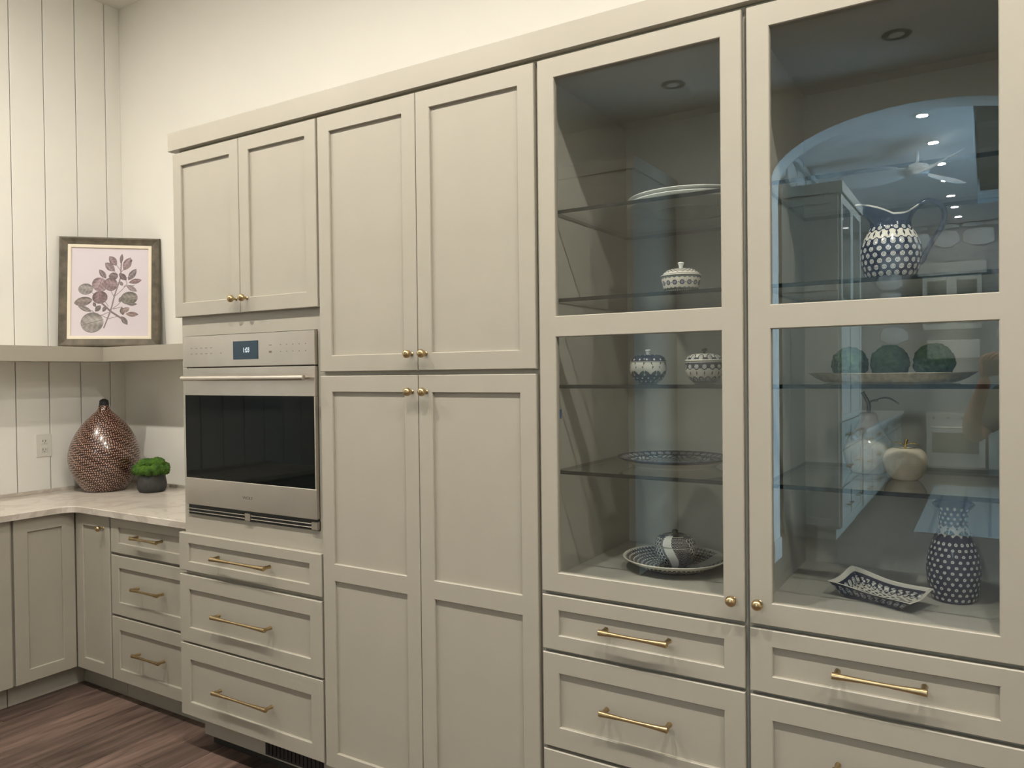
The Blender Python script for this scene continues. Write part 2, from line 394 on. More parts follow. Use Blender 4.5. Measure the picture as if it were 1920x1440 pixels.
# far room, seen only as a reflection in the display doors
mb = MB(); mb.box(FX0-0.15, FX0, FY, YO-0.25, 0, ZC); wfl = struct('wall_far_left', mb, M_MORTAR)
mb = MB(); mb.box(FX0-0.15, FX1+0.3, FY-0.15, FY, 0, ZC); wfb = struct('wall_far', mb, M_MORTAR)
WIN = [(-4.95, -6.05), (-6.15, -7.25)]; WZ0, WZ1 = 0.10, 3.20
mb = MB(); ys = [YO-0.25]
for a, b in WIN: ys += [a, b]
ys.append(FY)
for a, b in zip(ys[0::2], ys[1::2]): mb.box(FX1, FX1+0.15, b, a, 0, ZC)
for a, b in WIN: mb.box(FX1, FX1+0.15, b, a, 0, WZ0); mb.box(FX1, FX1+0.15, b, a, WZ1, ZC)
struct('wall_far_right', mb, M_FARWALL)
for i, (a, b) in enumerate(WIN):
    mb = MB(); mb.box(FX1+0.02, FX1+0.09, b, b+0.05, WZ0, WZ1); mb.box(FX1+0.02, FX1+0.09, a-0.05, a, WZ0, WZ1)
    mb.box(FX1+0.02, FX1+0.09, b, a, WZ0, WZ0+0.05); mb.box(FX1+0.02, FX1+0.09, b, a, WZ1-0.05, WZ1); mb.box(FX1+0.03, FX1+0.08, (a+b)/2-.02, (a+b)/2+.02, WZ0, WZ1)
    w = struct('window_%d' % (i+1), mb, M_FAN)
    mb = MB(); mb.box(FX1+0.05, FX1+0.056, b+0.05, a-0.05, WZ0+0.05, WZ1-0.05); build('pane', mb, M_GLASS, w)
    ld = bpy.data.lights.new('sky_portal', 'AREA'); ld.shape = 'RECTANGLE'; ld.size = WZ1-WZ0; ld.size_y = abs(b-a); ld.cycles.is_portal = True
    lo = bpy.data.objects.new('sky_portal', ld); COL.objects.link(lo); lo.location = (FX1+0.12, (a+b)/2, (WZ0+WZ1)/2); lo.rotation_euler = (0, PI/2, 0)
TX0, TX1, TY0, TY1, TZ = -0.12, 2.9, -5.2, -10.3, 4.15
mb = MB(); z0, z1 = ZC, ZC+0.1
mb.box(FX0-.15, TX0, FY-.15, YO-.25, z0, z1); mb.box(TX1, FX1+.15, FY-.15, YO-.25, z0, z1)
mb.box(TX0, TX1, TY0, YO-.25, z0, z1); mb.box(TX0, TX1, FY-.15, TY1, z0, z1)
mb.box(TX0-.05, TX0, TY1, TY0, z1, TZ); mb.box(TX1, TX1+.05, TY1, TY0, z1, TZ); mb.box(TX0, TX1, TY0, TY0+.05, z1, TZ); mb.box(TX0, TX1, TY1-.05, TY1, z1, TZ)
fc = struct('ceiling_far', mb, M_FARWALL)
mb = MB(); mb.box(TX0-.05, TX1+.05, TY1-.05, TY0+.05, TZ, TZ+.05); struct('ceiling_tray', mb, M_BEAM)
for k in range(5):
    yy = TY0-0.45-k*1.02
    mb = MB(); mb.box(TX0+0.03, TX1, yy-0.12, yy+0.12, ZC+0.09, TZ, 0, 0.004)
    tag(build('ceiling_beam', mb, M_BEAM), 'dark wooden beam crossing the ceiling recess of the far room', 'beam', 'beams in the far ceiling')
# stones on the far walls: pieces of the walls
rs = random.Random(5)
def stone(parent, cx, cy, cz, w, h, facing):
    mb = MB(); n = 9; ring = []
    for k in range(n):
        a = 2*PI*k/n + rs.random()*0.25; e = 0.86+rs.random()*0.14
        ca, sa = math.cos(a), math.sin(a); q = (abs(ca)**3.5+abs(sa)**3.5)**(-1/3.5)
        ring.append((ca*q*e*w/2, sa*q*e*h/2))
    d = 0.03+rs.random()*0.03
    for dep, s in ((0, 1.0), (d*0.7, 0.95), (d, 0.78)):
        for a, b in ring:
            if facing == 'x': mb.v.append((cx+dep, cy+a*s, cz+b*s))
            else: mb.v.append((cx+a*s, cy+dep, cz+b*s))
    for r in range(2):
        for k in range(n): mb.f.append((r*n+k, r*n+(k+1) % n, (r+1)*n+(k+1) % n, (r+1)*n+k)); mb.m.append(0)
    mb.f.append(tuple(2*n+k for k in range(n))); mb.m.append(0)
    build('stone', mb, M_STONE, parent, smooth='auto')
z = 1.95
while z < ZC-0.05:
    h = min(0.25+rs.random()*0.07, ZC-z-0.005)
    x = -1.62+rs.random()*0.15
    while x < FX1-0.3:
        w = 0.27+rs.random()*0.22
        if not (x+w > -0.95 and x < 0.02 and z < 3.19): stone(wfb, x+w/2, FY, z+h/2, w-0.004, h-0.004, 'y')
        x += w
    y = -5.9 if z < 3.3 else -5.55
    while y > -9.4 and z > 3.0:
        w = 0.3+rs.random()*0.25; stone(wfl, FX0, y-w/2, z+h/2, w-0.004, h-0.004, 'x'); y -= w
    z += h
mb = MB(); mb.box(FX0, FX0+0.012, -5.5, YO-.25, 0, ZC); struct('trim_1', mb, M_FARWALL)
mb = MB(); mb.box(FX0+0.012, FX0+0.03, -5.49, YO-.25, 0, 0.17); mb.box(AX0-0.0, AX0+0.015, YO-.25, YO, 0, 0.17); struct('baseboard_far', mb, M_FAN)

# ------------------------------------------------------------------ hardware meshes
def handle_mesh(L):
    mb = MB(); y = -0.035; n = 17; pts = []; rad = []
    for k in range(n):
        t = -1+2*k/(n-1); pts.append((t*L/2, y, 0)); rad.append(0.0050+0.0042*abs(t)**2.0)
    rad[0] *= 0.55; rad[-1] *= 0.55; pts.insert(1, (-L/2+0.0018, y, 0)); rad.insert(1, 0.0088); pts.insert(-1, (L/2-0.0018, y, 0)); rad.insert(-1, 0.0088)
    mb.tube(pts, rad, 14)
    for s in (-1, 1):
        mb.tube([(s*(L/2-0.009), y, 0), (s*(L/2-0.009), -0.012, 0), (s*(L/2-0.009), 0, 0)], [0.0075, 0.0064, 0.0078], 12)
    return mb.mesh('handle', M_BRASS, 'auto')
H20, H31 = handle_mesh(0.205), handle_mesh(0.318)
def knob_mesh():
    mb = MB(); mb.lathe([(0.0065, 0.0), (0.0065, -0.002), (0.0045, -0.004), (0.0045, -0.015), (0.0075, -0.0165), (0.0125, -0.021), (0.0142, -0.026), (0.0138, -0.031), (0.011, -0.0365), (0.006, -0.0395), (0.0, -0.0402)], 20, axis='y')
    return mb.mesh('knob', M_BRASS, 'auto')
KNOB = knob_mesh()

def shaker(w, h, openings, sw=0.055, t=0.0195, solid=True, rec=0.0098, ch=0.0022):
    """front leaf in its own frame: x 0..w, z 0..h, front face at y=0, back at y=t"""
    mb = MB(); c = ch
    zs = [c] + [z for o in openings for z in o] + [h-c]
    mb.quad((c, 0, c), (sw, 0, c), (sw, 0, h-c), (c, 0, h-c)); mb.quad((w-sw, 0, c), (w-c, 0, c), (w-c, 0, h-c), (w-sw, 0, h-c))
    for a, b in zip(zs[0::2], zs[1::2]): mb.quad((sw, 0, a), (w-sw, 0, a), (w-sw, 0, b), (sw, 0, b))
    fr = [(c, 0, c), (w-c, 0, c), (w-c, 0, h-c), (c, 0, h-c)]; o2 = [(0, c, 0), (w, c, 0), (w, c, h), (0, c, h)]; bk = [(0, t, 0), (w, t, 0), (w, t, h), (0, t, h)]
    for k in range(4):
        j = (k+1) % 4; mb.quad(fr[k], o2[k], o2[j], fr[j]); mb.quad(o2[k], bk[k], bk[j], o2[j])
    depth = rec if solid else t
    for a, b in openings:
        x0, x1 = sw, w-sw; e = 0.0022
        A = [(x0, 0, a), (x1, 0, a), (x1, 0, b), (x0, 0, b)]
        B = [(x0+e, e, a+e), (x1-e, e, a+e), (x1-e, e, b-e), (x0+e, e, b-e)]
        D = [(p[0], depth, p[2]) for p in B]
        for k in range(4):
            j = (k+1) % 4; mb.quad(A[k], A[j], B[j], B[k]); mb.quad(B[k], B[j], D[j], D[k])
        if solid: mb.quad(*D)
    if solid: mb.quad(bk[0], bk[3], bk[2], bk[1])
    else:
        mb.quad((0, t, 0), (0, t, h), (sw, t, h), (sw, t, 0)); mb.quad((w-sw, t, 0), (w-sw, t, h), (w, t, h), (w, t, 0))
        zb = [0] + [z for o in openings for z in o] + [h]
        for a, b in zip(zb[0::2], zb[1::2]): mb.quad((sw, t, a), (sw, t, b), (w-sw, t, b), (w-sw, t, a))
    return mb
def leaf(parent, name, x0, x1, z0, z1, y=0.0, opens=None, sw=0.055, solid=True, m=M_CAB, face='y'):
    """door or drawer front; opens in room heights. face='x': x0,x1 are room y values and y is the room x of the front"""
    w, h = x1-x0, z1-z0
    op = [(a-z0, b-z0) for a, b in opens] if opens else [(0.055 if h > 0.3 else 0.042, h-(0.055 if h > 0.3 else 0.042))]
    me = shaker(w, h, op, sw, solid=solid).mesh(name, m)
    if face == 'y': return shared(name, me, parent, (x0, y, z0))
    return shared(name, me, parent, (y, x0, z0), PI/2)
def knob(parent, x, z, y=0.0): return shared('knob', KNOB, parent, (x, y, z))
def pull(parent, x, z, y=0.0, me=None): return shared('handle', me or H20, parent, (x, y, z))

# ------------------------------------------------------------------ tall cabinets
YB = 0.64                                   # back of the tall cabinets
# crown fascia over the whole run
mb = MB(); mb.box(-2.912, 0.60, -0.004, 0.018, 2.5125, 2.588, 0, 0.0015); mb.box(-2.912, 0.60, 0.018, YB+0.1, 2.5135, 2.586)
tag(build('crown_fascia', mb, M_CAB), 'long flat greige crown board running along the tops of the tall cabinets', 'moulding')

def carcass_closed(mb, x0, x1, z0, z1):
    mb.box(x0, x1, 0.022, YB, z0, z1, 0, 0.001)
# oven cabinet
oc = thing('oven_cabinet', 'tall greige cabinet housing the steel oven, two doors above and three drawers below', 'cabinet', (-2.475, 0.3, 0))
OX0, OX1 = -2.8700, -2.0550
mb = MB()
mb.box(OX0, OX1, 0.022, YB, 1.7425, 2.5125); mb.box(OX0, OX1, 0.022, YB, 0.165, 1.0035)
mb.box(OX0, -2.8435, 0.022, YB, 1.0035, 1.7425); mb.box(-2.0815, OX1, 0.022, YB, 1.0035, 1.7425); mb.box(-2.8435, -2.0815, YB-0.02, YB, 1.0035, 1.7425)
build('carcass', mb, M_CAB, oc)
mb = MB(); mb.box(OX0+0.03, OX1, 0.12, YB, 0, 0.165); build('plinth', mb, M_GAPSHADE, oc)  # dark block stands in for the shaded recess behind the toe board
mb = MB(); mb.box(-2.84, OX1, 0.078, 0.09, 0.055, 0.165); build('toe_kick', mb, M_CAB, oc)
mb = MB(); mb.box(-2.455, -2.14, 0.070, 0.0785, 0.066, 0.150)
for k in range(14): mb.box(-2.445+k*0.0215, -2.433+k*0.0215, 0.066, 0.071, 0.074, 0.142)
plabel(build('vent_grille', mb, M_GRILLE, oc), 'dark air grille in the toe board')
d = leaf(oc, 'door', -2.886, -2.4790, 1.822, 2.499, opens=[(1.878, 2.446)], sw=0.051); knob(d, -2.499, 1.876)
d = leaf(oc, 'door', -2.4760, -2.0600, 1.822, 2.499, opens=[(1.878, 2.446)], sw=0.054); knob(d, -2.436, 1.876)
for z0, z1, i0, i1, hz in ((0.769, 0.925, 0.807, 0.886, 0.847), (0.472, 0.752, 0.532, 0.694, 0.613), (0.163, 0.4635, 0.220, 0.401, 0.310)):
    d = leaf(oc, 'drawer', -2.886, -2.0600, z0, z1, opens=[(i0, i1)], sw=0.059); pull(d, -2.4815, hz, 0, H31)
# pantry cabinet
pc = thing('pantry_cabinet', 'tall greige pantry cabinet with two upper and two full-length lower doors', 'cabinet', (-1.60, 0.3, 0))
mb = MB(); mb.box(-2.0545, -1.1460, 0.022, YB, 0.158, 2.5125); build('carcass', mb, M_CAB, pc)
mb = MB(); mb.box(-2.0545, -1.1460, 0.12, YB, 0, 0.158); build('plinth', mb, M_GAPSHADE, pc)  # recess shade under the pantry, painted as a dark block
mb = MB(); mb.box(-2.0545, -1.1460, 0.078, 0.09, 0.04, 0.158); build('toe_kick', mb, M_CAB, pc)
for a, b, kx in ((-2.0490, -1.6035, -1.626), (-1.6005, -1.1525, -1.566)):
    d = leaf(pc, 'door', a, b, 1.587, 2.499, opens=[(1.643, 2.442)]); knob(d, kx, 1.642)
    d = leaf(pc, 'door', a, b, 0.158, 1.572, opens=[(0.213, 0.838), (0.897, 1.516)]); knob(d, kx, 1.517)
# display cabinets
SZ = [2.058, 1.793, 1.533, 1.274]
def display(name, label, x0, x1, ix0, ix1, dx0, dx1, gx0, gx1, kx, hx):
    t = thing(name, label, 'cabinet', ((x0+x1)/2, 0.3, 0))
    for nm, bx in (('side_panel', (x0, ix0, 0.022, YB, 0.158, 2.5125)), ('side_panel', (ix1, x1, 0.022, YB, 0.158, 2.5125)), ('top_panel', (ix0, ix1, 0.022, YB, 2.455, 2.5125)),
                   ('drawer_case', (ix0, ix1, 0.022, YB, 0.158, 0.957)), ('back_panel', (ix0, ix1, 0.617, YB, 0.957, 2.455))):
        mb = MB(); mb.box(*bx); build(nm, mb, M_CABIN, t)
    mb = MB(); mb.box(x0, x1, 0.12, YB, 0, 0.158); build('plinth', mb, M_GAPSHADE, t)  # dark block paints the shade of the toe recess
    mb = MB(); mb.box(x0, x1, 0.078, 0.09, 0.04, 0.158); build('toe_kick', mb, M_CAB, t)
    sw = gx0-dx0
    d = leaf(t, 'door', dx0, dx1, 0.924, 2.499, opens=[(0.981, 1.6815), (1.739, 2.4415)], sw=sw, solid=False); knob(d, kx, 0.981)
    plabel(d, 'door with two glass panes')
    for a, b in ((0.981, 1.6815), (1.739, 2.4415)):
        mb = MB(); mb.box(gx0-0.004, gx1+0.004, 0.0105, 0.0140, a-0.004, b+0.004); build('glass_pane', mb, M_GLASS, d)
    for z in SZ:
        mb = MB(); xa, xb, ya, yb = ix0+0.002, ix1-0.002, 0.055, 0.610; za, zb = z-0.006, z+0.005
        mb.quad((xa, ya, zb), (xb, ya, zb), (xb, yb, zb), (xa, yb, zb), 0); mb.quad((xa, ya, za), (xa, yb, za), (xb, yb, za), (xb, ya, za), 0)
        mb.quad((xa, ya, za), (xb, ya, za), (xb, ya, zb), (xa, ya, zb), 1); mb.quad((xb, yb, za), (xa, yb, za), (xa, yb, zb), (xb, yb, zb), 1)
        mb.quad((xb, ya, za), (xb, yb, za), (xb, yb, zb), (xb, ya, zb), 1); mb.quad((xa, yb, za), (xa, ya, za), (xa, ya, zb), (xa, yb, zb), 1)
        build('glass_shelf', mb, [M_SHELFGLASS, M_GLASSEDGE], t)
    for z0, z1, i0, i1, hz in ((0.751, 0.9134, 0.7945, 0.872, 0.840), (0.4595, 0.7407, 0.520, 0.684, 0.610), (0.158, 0.449, 0.215, 0.392, 0.305)):
        e = leaf(t, 'drawer', dx0, dx1, z0, z1, opens=[(i0, i1)], sw=sw); pull(e, hx, hz)
    return t
display('display_cabinet', 'glass-door display cabinet next to the pantry, with stacked plates and lidded jars inside', -1.1455, -0.5315, -1.120, -0.553, -1.1387, -0.5375, -1.0857, -0.5990, -0.566, -0.8365)
display('display_cabinet', 'glass-door display cabinet at the right edge, with the big spotted pitcher inside', -0.5310, 0.0850, -0.505, 0.060, -0.5244, 0.0765, -0.4700, 0.0221, -0.499, -0.2205)
mb = MB(); mb.box(0.086, 0.60, 0.004, YB, 0.0, 2.5125, 0, 0.001)
tag(build('filler_panel', mb, M_CAB), 'plain greige end panel right of the display cabinets, out of the picture', 'panel')

# ------------------------------------------------------------------ wall oven
ov = thing('wall_oven', 'built-in stainless steel wall oven with black glass door and blue clock', 'oven', (-2.463, 0.3, 1.0))
VX0, VX1 = -2.842, -2.083
mb = MB(); mb.box(VX0+0.004, VX1-0.004, 0.030, 0.60, 1.0045, 1.7415); build('body', mb, M_BLACK, ov)
mb = MB(); mb.box(VX0, VX1, 0.006, 0.030, 1.6135, 1.7400, 0, 0.0015); cp = build('control_panel', mb, M_STEEL, ov)
mb = MB(); mb.box(-2.530, -2.3845, 0.0045, 0.007, 1.640, 1.7115, 0, 0.0008); scn = build('screen', mb, M_SCREEN, cp)
tx = text_mb('1:03', 0.027); tx.v = [(a*0.85-2.452, b+0.0040, c+1.675) for a, b, c in tx.v]; build('clock_digits', tx, M_DIGIT, scn)
mb = MB()
for r, z in enumerate((1.689, 1.666)):
    for k in range(5): mb.box(-2.795+k*0.031, -2.782+k*0.031, 0.0054, 0.0062, z, z+0.0022)
mb.box(-2.607, -2.601, 0.0054, 0.0062, 1.666, 1.669)
mb.box(-2.324, -2.309, 0.0054, 0.0062, 1.690, 1.6925); mb.box(-2.324, -2.310, 0.0054, 0.0062, 1.662, 1.6695)
for z in (1.690, 1.664):
    for k in range(5): mb.box(-2.262+k*0.033, -2.259+k*0.033, 0.0054, 0.0062, z, z+0.0035)
bmk = plabel(build('button_marks', mb, M_MARK, cp), 'small dark printed button marks'); bmk['kind'] = 'stuff'
mb = MB(); dz0, dz1, gz0, gz1 = 1.047, 1.6090, 1.1580, 1.4975; GX0, GX1 = VX0+0.006, VX1-0.006
mb.box(VX0, VX1, 0.006, 0.030, gz1, dz1, 0, 0.0015); mb.box(VX0, VX1, 0.006, 0.030, dz0, gz0, 0, 0.0015)
mb.box(VX0, GX0, 0.006, 0.030, gz0, gz1); mb.box(GX1, VX1, 0.006, 0.030, gz0, gz1)
od = build('door', mb, M_STEEL, ov)
mb = MB(); mb.box(GX0, GX1, 0.0072, 0.028, gz0, gz1); build('window_glass', mb, M_BLACKGLASS, od)
mb = MB(); hy = -0.048; hz = 1.567
mb.tube([(-2.782, hy, hz), (-2.7805, hy, hz), (-2.085, hy, hz), (-2.0835, hy, hz)], [0.0078, 0.0098, 0.0098, 0.0078], 20)
for sx in (-2.745, -2.120): mb.tube([(sx, hy, hz), (sx, 0.007, hz)], 0.0065, 12)
build('handle', mb, M_STEEL, od, 'auto')
tx = text_mb('WOLF', 0.0165); tx.v = [(a*1.25-2.458, b+0.0056, c+1.098) for a, b, c in tx.v]; build('logo', tx, M_MARK, od)
mb = MB(); mb.box(VX0, VX1, 0.020, 0.032, 1.006, 1.045, 1); build('vent_recess', mb, [M_STEEL, M_BLACK], ov)
for z in (1.0150, 1.0280):
    mb = MB(); mb.box(VX0, VX1, 0.0095, 0.019, z, z+0.0024, 0, 0.0008); build('vent_slat', mb, M_STEEL, ov)
for a, b in ((-2.478, -2.448), (-2.112, VX1)):
    mb = MB(); mb.box(a, b, 0.0070, 0.021, 1.009, 1.037); build('vent_bracket', mb, M_STEEL, ov)

# ------------------------------------------------------------------ base cabinets, counter, shelf
XB, YBF = -3.928, 0.138
cc = thing('corner_base_cabinet', 'corner base cabinet with a wide left door and narrow brass-knobbed right door', 'cabinet', (-4.1, 0.4, 0))
mb = MB(); mb.box(XW+0.003, XB-0.022, -0.155, YW-0.003, 0.11, 0.905); mb.box(XB-0.022, -3.622, YBF+0.022, YW-0.003, 0.11, 0.905); build('carcass', mb, M_CAB, cc)
mb = MB(); mb.box(XW+0.003, XB-0.075, -0.155, YBF+0.09, 0, 0.11); mb.box(XB-0.075, -3.622, YBF+0.075, YBF+0.09, 0, 0.11); build('toe_kick', mb, M_CAB, cc)
leaf(cc, 'door', -0.151, 0.1355, 0.112, 0.9015, y=XB, opens=[(0.172, 0.838)], sw=0.061, face='x')
d = leaf(cc, 'door', XB+0.0035, -3.6295, 0.112, 0.9015, y=YBF, opens=[(0.170, 0.842)], sw=0.062); knob(d, -3.677, 0.841, YBF)
db = thing('drawer_base_cabinet', 'three-drawer base cabinet under the counter beside the oven cabinet', 'cabinet', (-3.3, 0.45, 0))
mb = MB(); mb.box(-3.619, -2.885, YBF+0.022, YW-0.003, 0.11, 0.905); build('carcass', mb, M_CAB, db)
mb = MB(); mb.box(-3.619, -2.845, YBF+0.075, YBF+0.09, 0, 0.11); build('toe_kick', mb, M_CAB, db)
for z0, z1, i0, i1, hz in ((0.731, 0.9015, 0.778, 0.857, 0.824), (0.432, 0.718, 0.492, 0.661, 0.583), (0.112, 0.421, 0.170, 0.361, 0.274)):
    d = leaf(db, 'drawer', -3.6165, -2.984, z0, z1, y=YBF, opens=[(i0, i1)], sw=0.060); pull(d, -3.301, hz, YBF)
for i, (a, b) in enumerate(((-0.99, -0.160), (-1.85, -0.995))):
    t = thing('base_cabinet', ('base cabinet at the left edge of the picture, door cut off by the frame', 'base cabinet further along the shiplap wall, out of the picture')[i], 'cabinet', (-4.2, (a+b)/2, 0))
    mb = MB(); mb.box(XW+0.003, XB-0.022, a, b, 0.11, 0.905); build('carcass', mb, M_CAB, t)
    mb = MB(); mb.box(XW+0.003, XB-0.075, a, b, 0, 0.11); build('toe_kick', mb, M_CAB, t)
    mid = (a+b)/2
    for p, q, ky in ((a+0.003, mid-0.0015, -0.03), (mid+0.0015, b-0.004, 0.03)):
        d = leaf(t, 'door', p, q, 0.112, 0.9015, y=XB, opens=[(0.172, 0.838)], sw=0.061, face='x')
        k = bpy.data.objects.new('knob', KNOB); COL.objects.link(k); k.parent = d; k.location = ((q-p-0.03) if ky < 0 else 0.03, 0, 0.73)
# countertop, L-shaped with an eased inner corner
mb = MB(); CX, CY = -3.900, 0.110
inner = [(-2.872, CY)]
for k in range(7):
    a = PI/2*k/6; R = 0.07; inner.append((CX+R-R*math.sin(a), CY-R+R*math.cos(a)))
inner += [(CX, -1.86)]
outer = [(XW+0.002, -1.86), (XW+0.002, YW-0.002), (-2.872, YW-0.002)]
poly = inner+outer; n = len(poly)
def inset(p, e):
    out = []
    for i in range(len(p)):
        a, b, c = Vector(p[i-1]), Vector(p[i]), Vector(p[(i+1) % len(p)])
        d1, d2 = (b-a).normalized(), (c-b).normalized(); n1, n2 = Vector((d1.y, -d1.x)), Vector((d2.y, -d2.x))
        nn = (n1+n2).normalized(); k = e/max(0.4, nn.dot(n1)); out.append((b.x+nn.x*k, b.y+nn.y*k))
    return out
ins = inset(poly, 0.003); zt, zb = 0.938, 0.9065
for pts_, zz in ((poly, zb), (poly, zt-0.003), (ins, zt)): mb.v += [(p[0], p[1], zz) for p in pts_]
for r in range(2):
    for k in range(n): mb.f.append((r*n+k, r*n+(k+1) % n, (r+1)*n+(k+1) % n, (r+1)*n+k)); mb.m.append(0)
import bmesh
# caps as two convex-ish parts: triangulated through mathutils
from mathutils.geometry import tessellate_polygon
for zi, base in ((zt, 2*n), (zb, 0)):
    for tri in tessellate_polygon([[Vector((p[0], p[1], 0)) for p in (ins if base else poly)]]): mb.f.append(tuple(base+i for i in tri)); mb.m.append(0)
tag(build('countertop', mb, M_QUARTZ), 'L-shaped pale stone countertop with eased edge in the corner', 'countertop')
mb = MB(); mb.box(XW+0.001, XW+0.020, -1.86, YW-0.002, zt+0.0005, zt+0.016); mb.box(XW+0.02, -2.872, YW-0.020, YW-0.002, zt+0.0005, zt+0.016)
tag(build('backsplash_strip', mb, M_QUARTZ), 'low stone strip where the countertop meets the shiplap wall', 'backsplash')
# L-shaped floating shelf
SX, SY, SZ0, SZ1 = -4.200, 0.458, 1.6645, 1.7440
mb = MB(); L6 = [(XW+0.001, -1.86), (SX, -1.86), (SX, SY), (-2.872, SY), (-2.872, YW-0.001), (XW+0.001, YW-0.001)]
for zz in (SZ0, SZ1): mb.v += [(p[0], p[1], zz) for p in L6]
for k in range(6): mb.f.append((k, (k+1) % 6, 6+(k+1) % 6, 6+k)); mb.m.append(0)
for o6 in (0, 6): mb.f += [(o6, o6+1, o6+2, o6+5), (o6+2, o6+3, o6+4, o6+5)]; mb.m += [0, 0]
tag(build('floating_shelf', mb, M_CAB), 'thick greige L-shaped floating shelf running round the corner', 'shelf')
# outlet on the shiplap
ot = thing('wall_outlet', 'white double power outlet on the shiplap wall left of the copper vase', 'outlet', (XW, 0.279, 1.20))
mb = MB(); mb.box(XW, XW+0.006, 0.237, 0.321, 1.136, 1.264, 0, 0.002); pl = build('cover_plate', mb, M_PLASTIC, ot)
for z in (1.176, 1.224):
    mb = MB(); mb.box(XW+0.004, XW+0.0085, 0.261, 0.297, z-0.016, z+0.016, 0, 0.003)
    so = build('socket', mb, M_PLASTIC, ot)
    mb = MB(); mb.box(XW+0.0084, XW+0.0092, 0.270, 0.2725, z-0.004, z+0.007); mb.box(XW+0.0084, XW+0.0092, 0.2845, 0.287, z-0.004, z+0.007); mb.box(XW+0.0084, XW+0.0092, 0.2765, 0.2805, z-0.011, z-0.007)
    plabel(build('slots', mb, M_BLACK, so), 'dark plug slots')

# ------------------------------------------------------------------ painted surfaces
NAVY = np.array((0.006, 0.010, 0.034)); CREAM = np.array((0.66, 0.63, 0.55)); GREEN = np.array((0.030, 0.055, 0.035)); WHITE = np.array((0.74, 0.73, 0.68)); BLK = np.array((0.012, 0.014, 0.030))
def spline(prof, n):
    """smooth dense (r,z) profile through the given points"""
    P = np.array(prof, float); seg = np.hypot(*np.diff(P, axis=0).T); t = np.r_[0, np.cumsum(seg)]; tt = np.linspace(0, t[-1], n)
    m = np.zeros_like(P); m[1:-1] = (P[2:]-P[:-2])/(t[2:]-t[:-2])[:, None]; m[0] = (P[1]-P[0])/(t[1]-t[0]); m[-1] = (P[-1]-P[-2])/(t[-1]-t[-2])
    i = np.clip(np.searchsorted(t, tt)-1, 0, len(t)-2); h = (t[i+1]-t[i]); u = (tt-t[i])/h
    h00 = 2*u**3-3*u**2+1; h10 = u**3-2*u**2+u; h01 = -2*u**3+3*u**2; h11 = u**3-u**2
    return h00[:, None]*P[i]+(h10*h)[:, None]*m[i]+h01[:, None]*P[i+1]+(h11*h)[:, None]*m[i+1], tt
def grid_mesh(name, X, Y, Z, col, mats, wrap=True):
    nv, nu = X.shape; me = bpy.data.meshes.new(name)
    co = np.stack([X, Y, Z], -1).reshape(-1, 3)
    j = np.arange(nu) if wrap else np.arange(nu-1); a = (np.arange(nv-1)[:, None]*nu+j[None]); b = (np.arange(nv-1)[:, None]*nu+((j+1) % nu)[None])
    f = np.stack([a, b, b+nu, a+nu], -1).reshape(-1, 4)
    me.vertices.add(len(co)); me.vertices.foreach_set('co', co.ravel().astype(np.float32))
    me.loops.add(f.size); me.loops.foreach_set('vertex_index', f.ravel().astype(np.int32))
    me.polygons.add(len(f)); me.polygons.foreach_set('loop_start', (np.arange(len(f))*4).astype(np.int32)); me.polygons.foreach_set('loop_total', np.full(len(f), 4, np.int32))
    me.polygons.foreach_set('use_smooth', np.ones(len(f), bool))
    me.update(calc_edges=True); me.validate()
    if col is not None:
        at = me.color_attributes.new('decor', 'FLOAT_COLOR', 'POINT'); c4 = np.ones((len(co), 4), np.float32); c4[:, :3] = col.reshape(-1, 3); at.data.foreach_set('color', c4.ravel())
    for m in (mats if isinstance(mats, (list, tuple)) else [mats]): me.materials.append(m)
    return me
def lathe_obj(name, prof, paint, parent=None, loc=(0, 0, 0), nu=300, nv=160, mats=None, warp=None):
    P, t = spline(prof, nv); th = np.linspace(0, 2*PI, nu, endpoint=False)
    R = np.repeat(P[:, 0:1], nu, 1); Z = np.repeat(P[:, 1:2], nu, 1); TH = np.repeat(th[None], nv, 0); T = np.repeat((t/t[-1])[:, None], nu, 1)
    col = paint(TH, Z, R, T) if paint else None
    X, Y = R*np.cos(TH), R*np.sin(TH)
    if warp: X, Y, Z = warp(X, Y, Z, TH, R, T)
    me = grid_mesh(name, X, Y, Z, col, mats or M_GLAZE)
    return link(bpy.data.objects.new(name, me), parent, loc)
def put(col, mask, c): col[mask] = c
def base(TH, c): col = np.zeros(TH.shape+(3,)); col[:] = c; return col
def dots(TH, S_, R, s0, ds, n, stag=True, rows=None):
    """distance (m) to the nearest dot of rows in coordinate S_, n dots per turn"""
    j = np.round((S_-s0)/ds)
    if rows is not None: j = np.clip(j, rows[0], rows[1])
    off = (np.mod(j, 2)*0.5 if stag else 0); a = TH*n/(2*PI)-off; da = (a-np.round(a))*2*PI/n*np.maximum(R, 1e-4)
    return np.hypot(da, S_-s0-j*ds), da, S_-s0-j*ds
def eyes(col, d, r):
    put(col, d < r, WHITE); put(col, d < 0.74*r, NAVY); put(col, d < 0.52*r, WHITE); put(col, d < 0.22*r, NAVY)
def arch_scallop(TH, n): a = TH*n/(2*PI); return np.abs(np.abs(a-np.round(a))*2)     # 0 at crest, 1 between

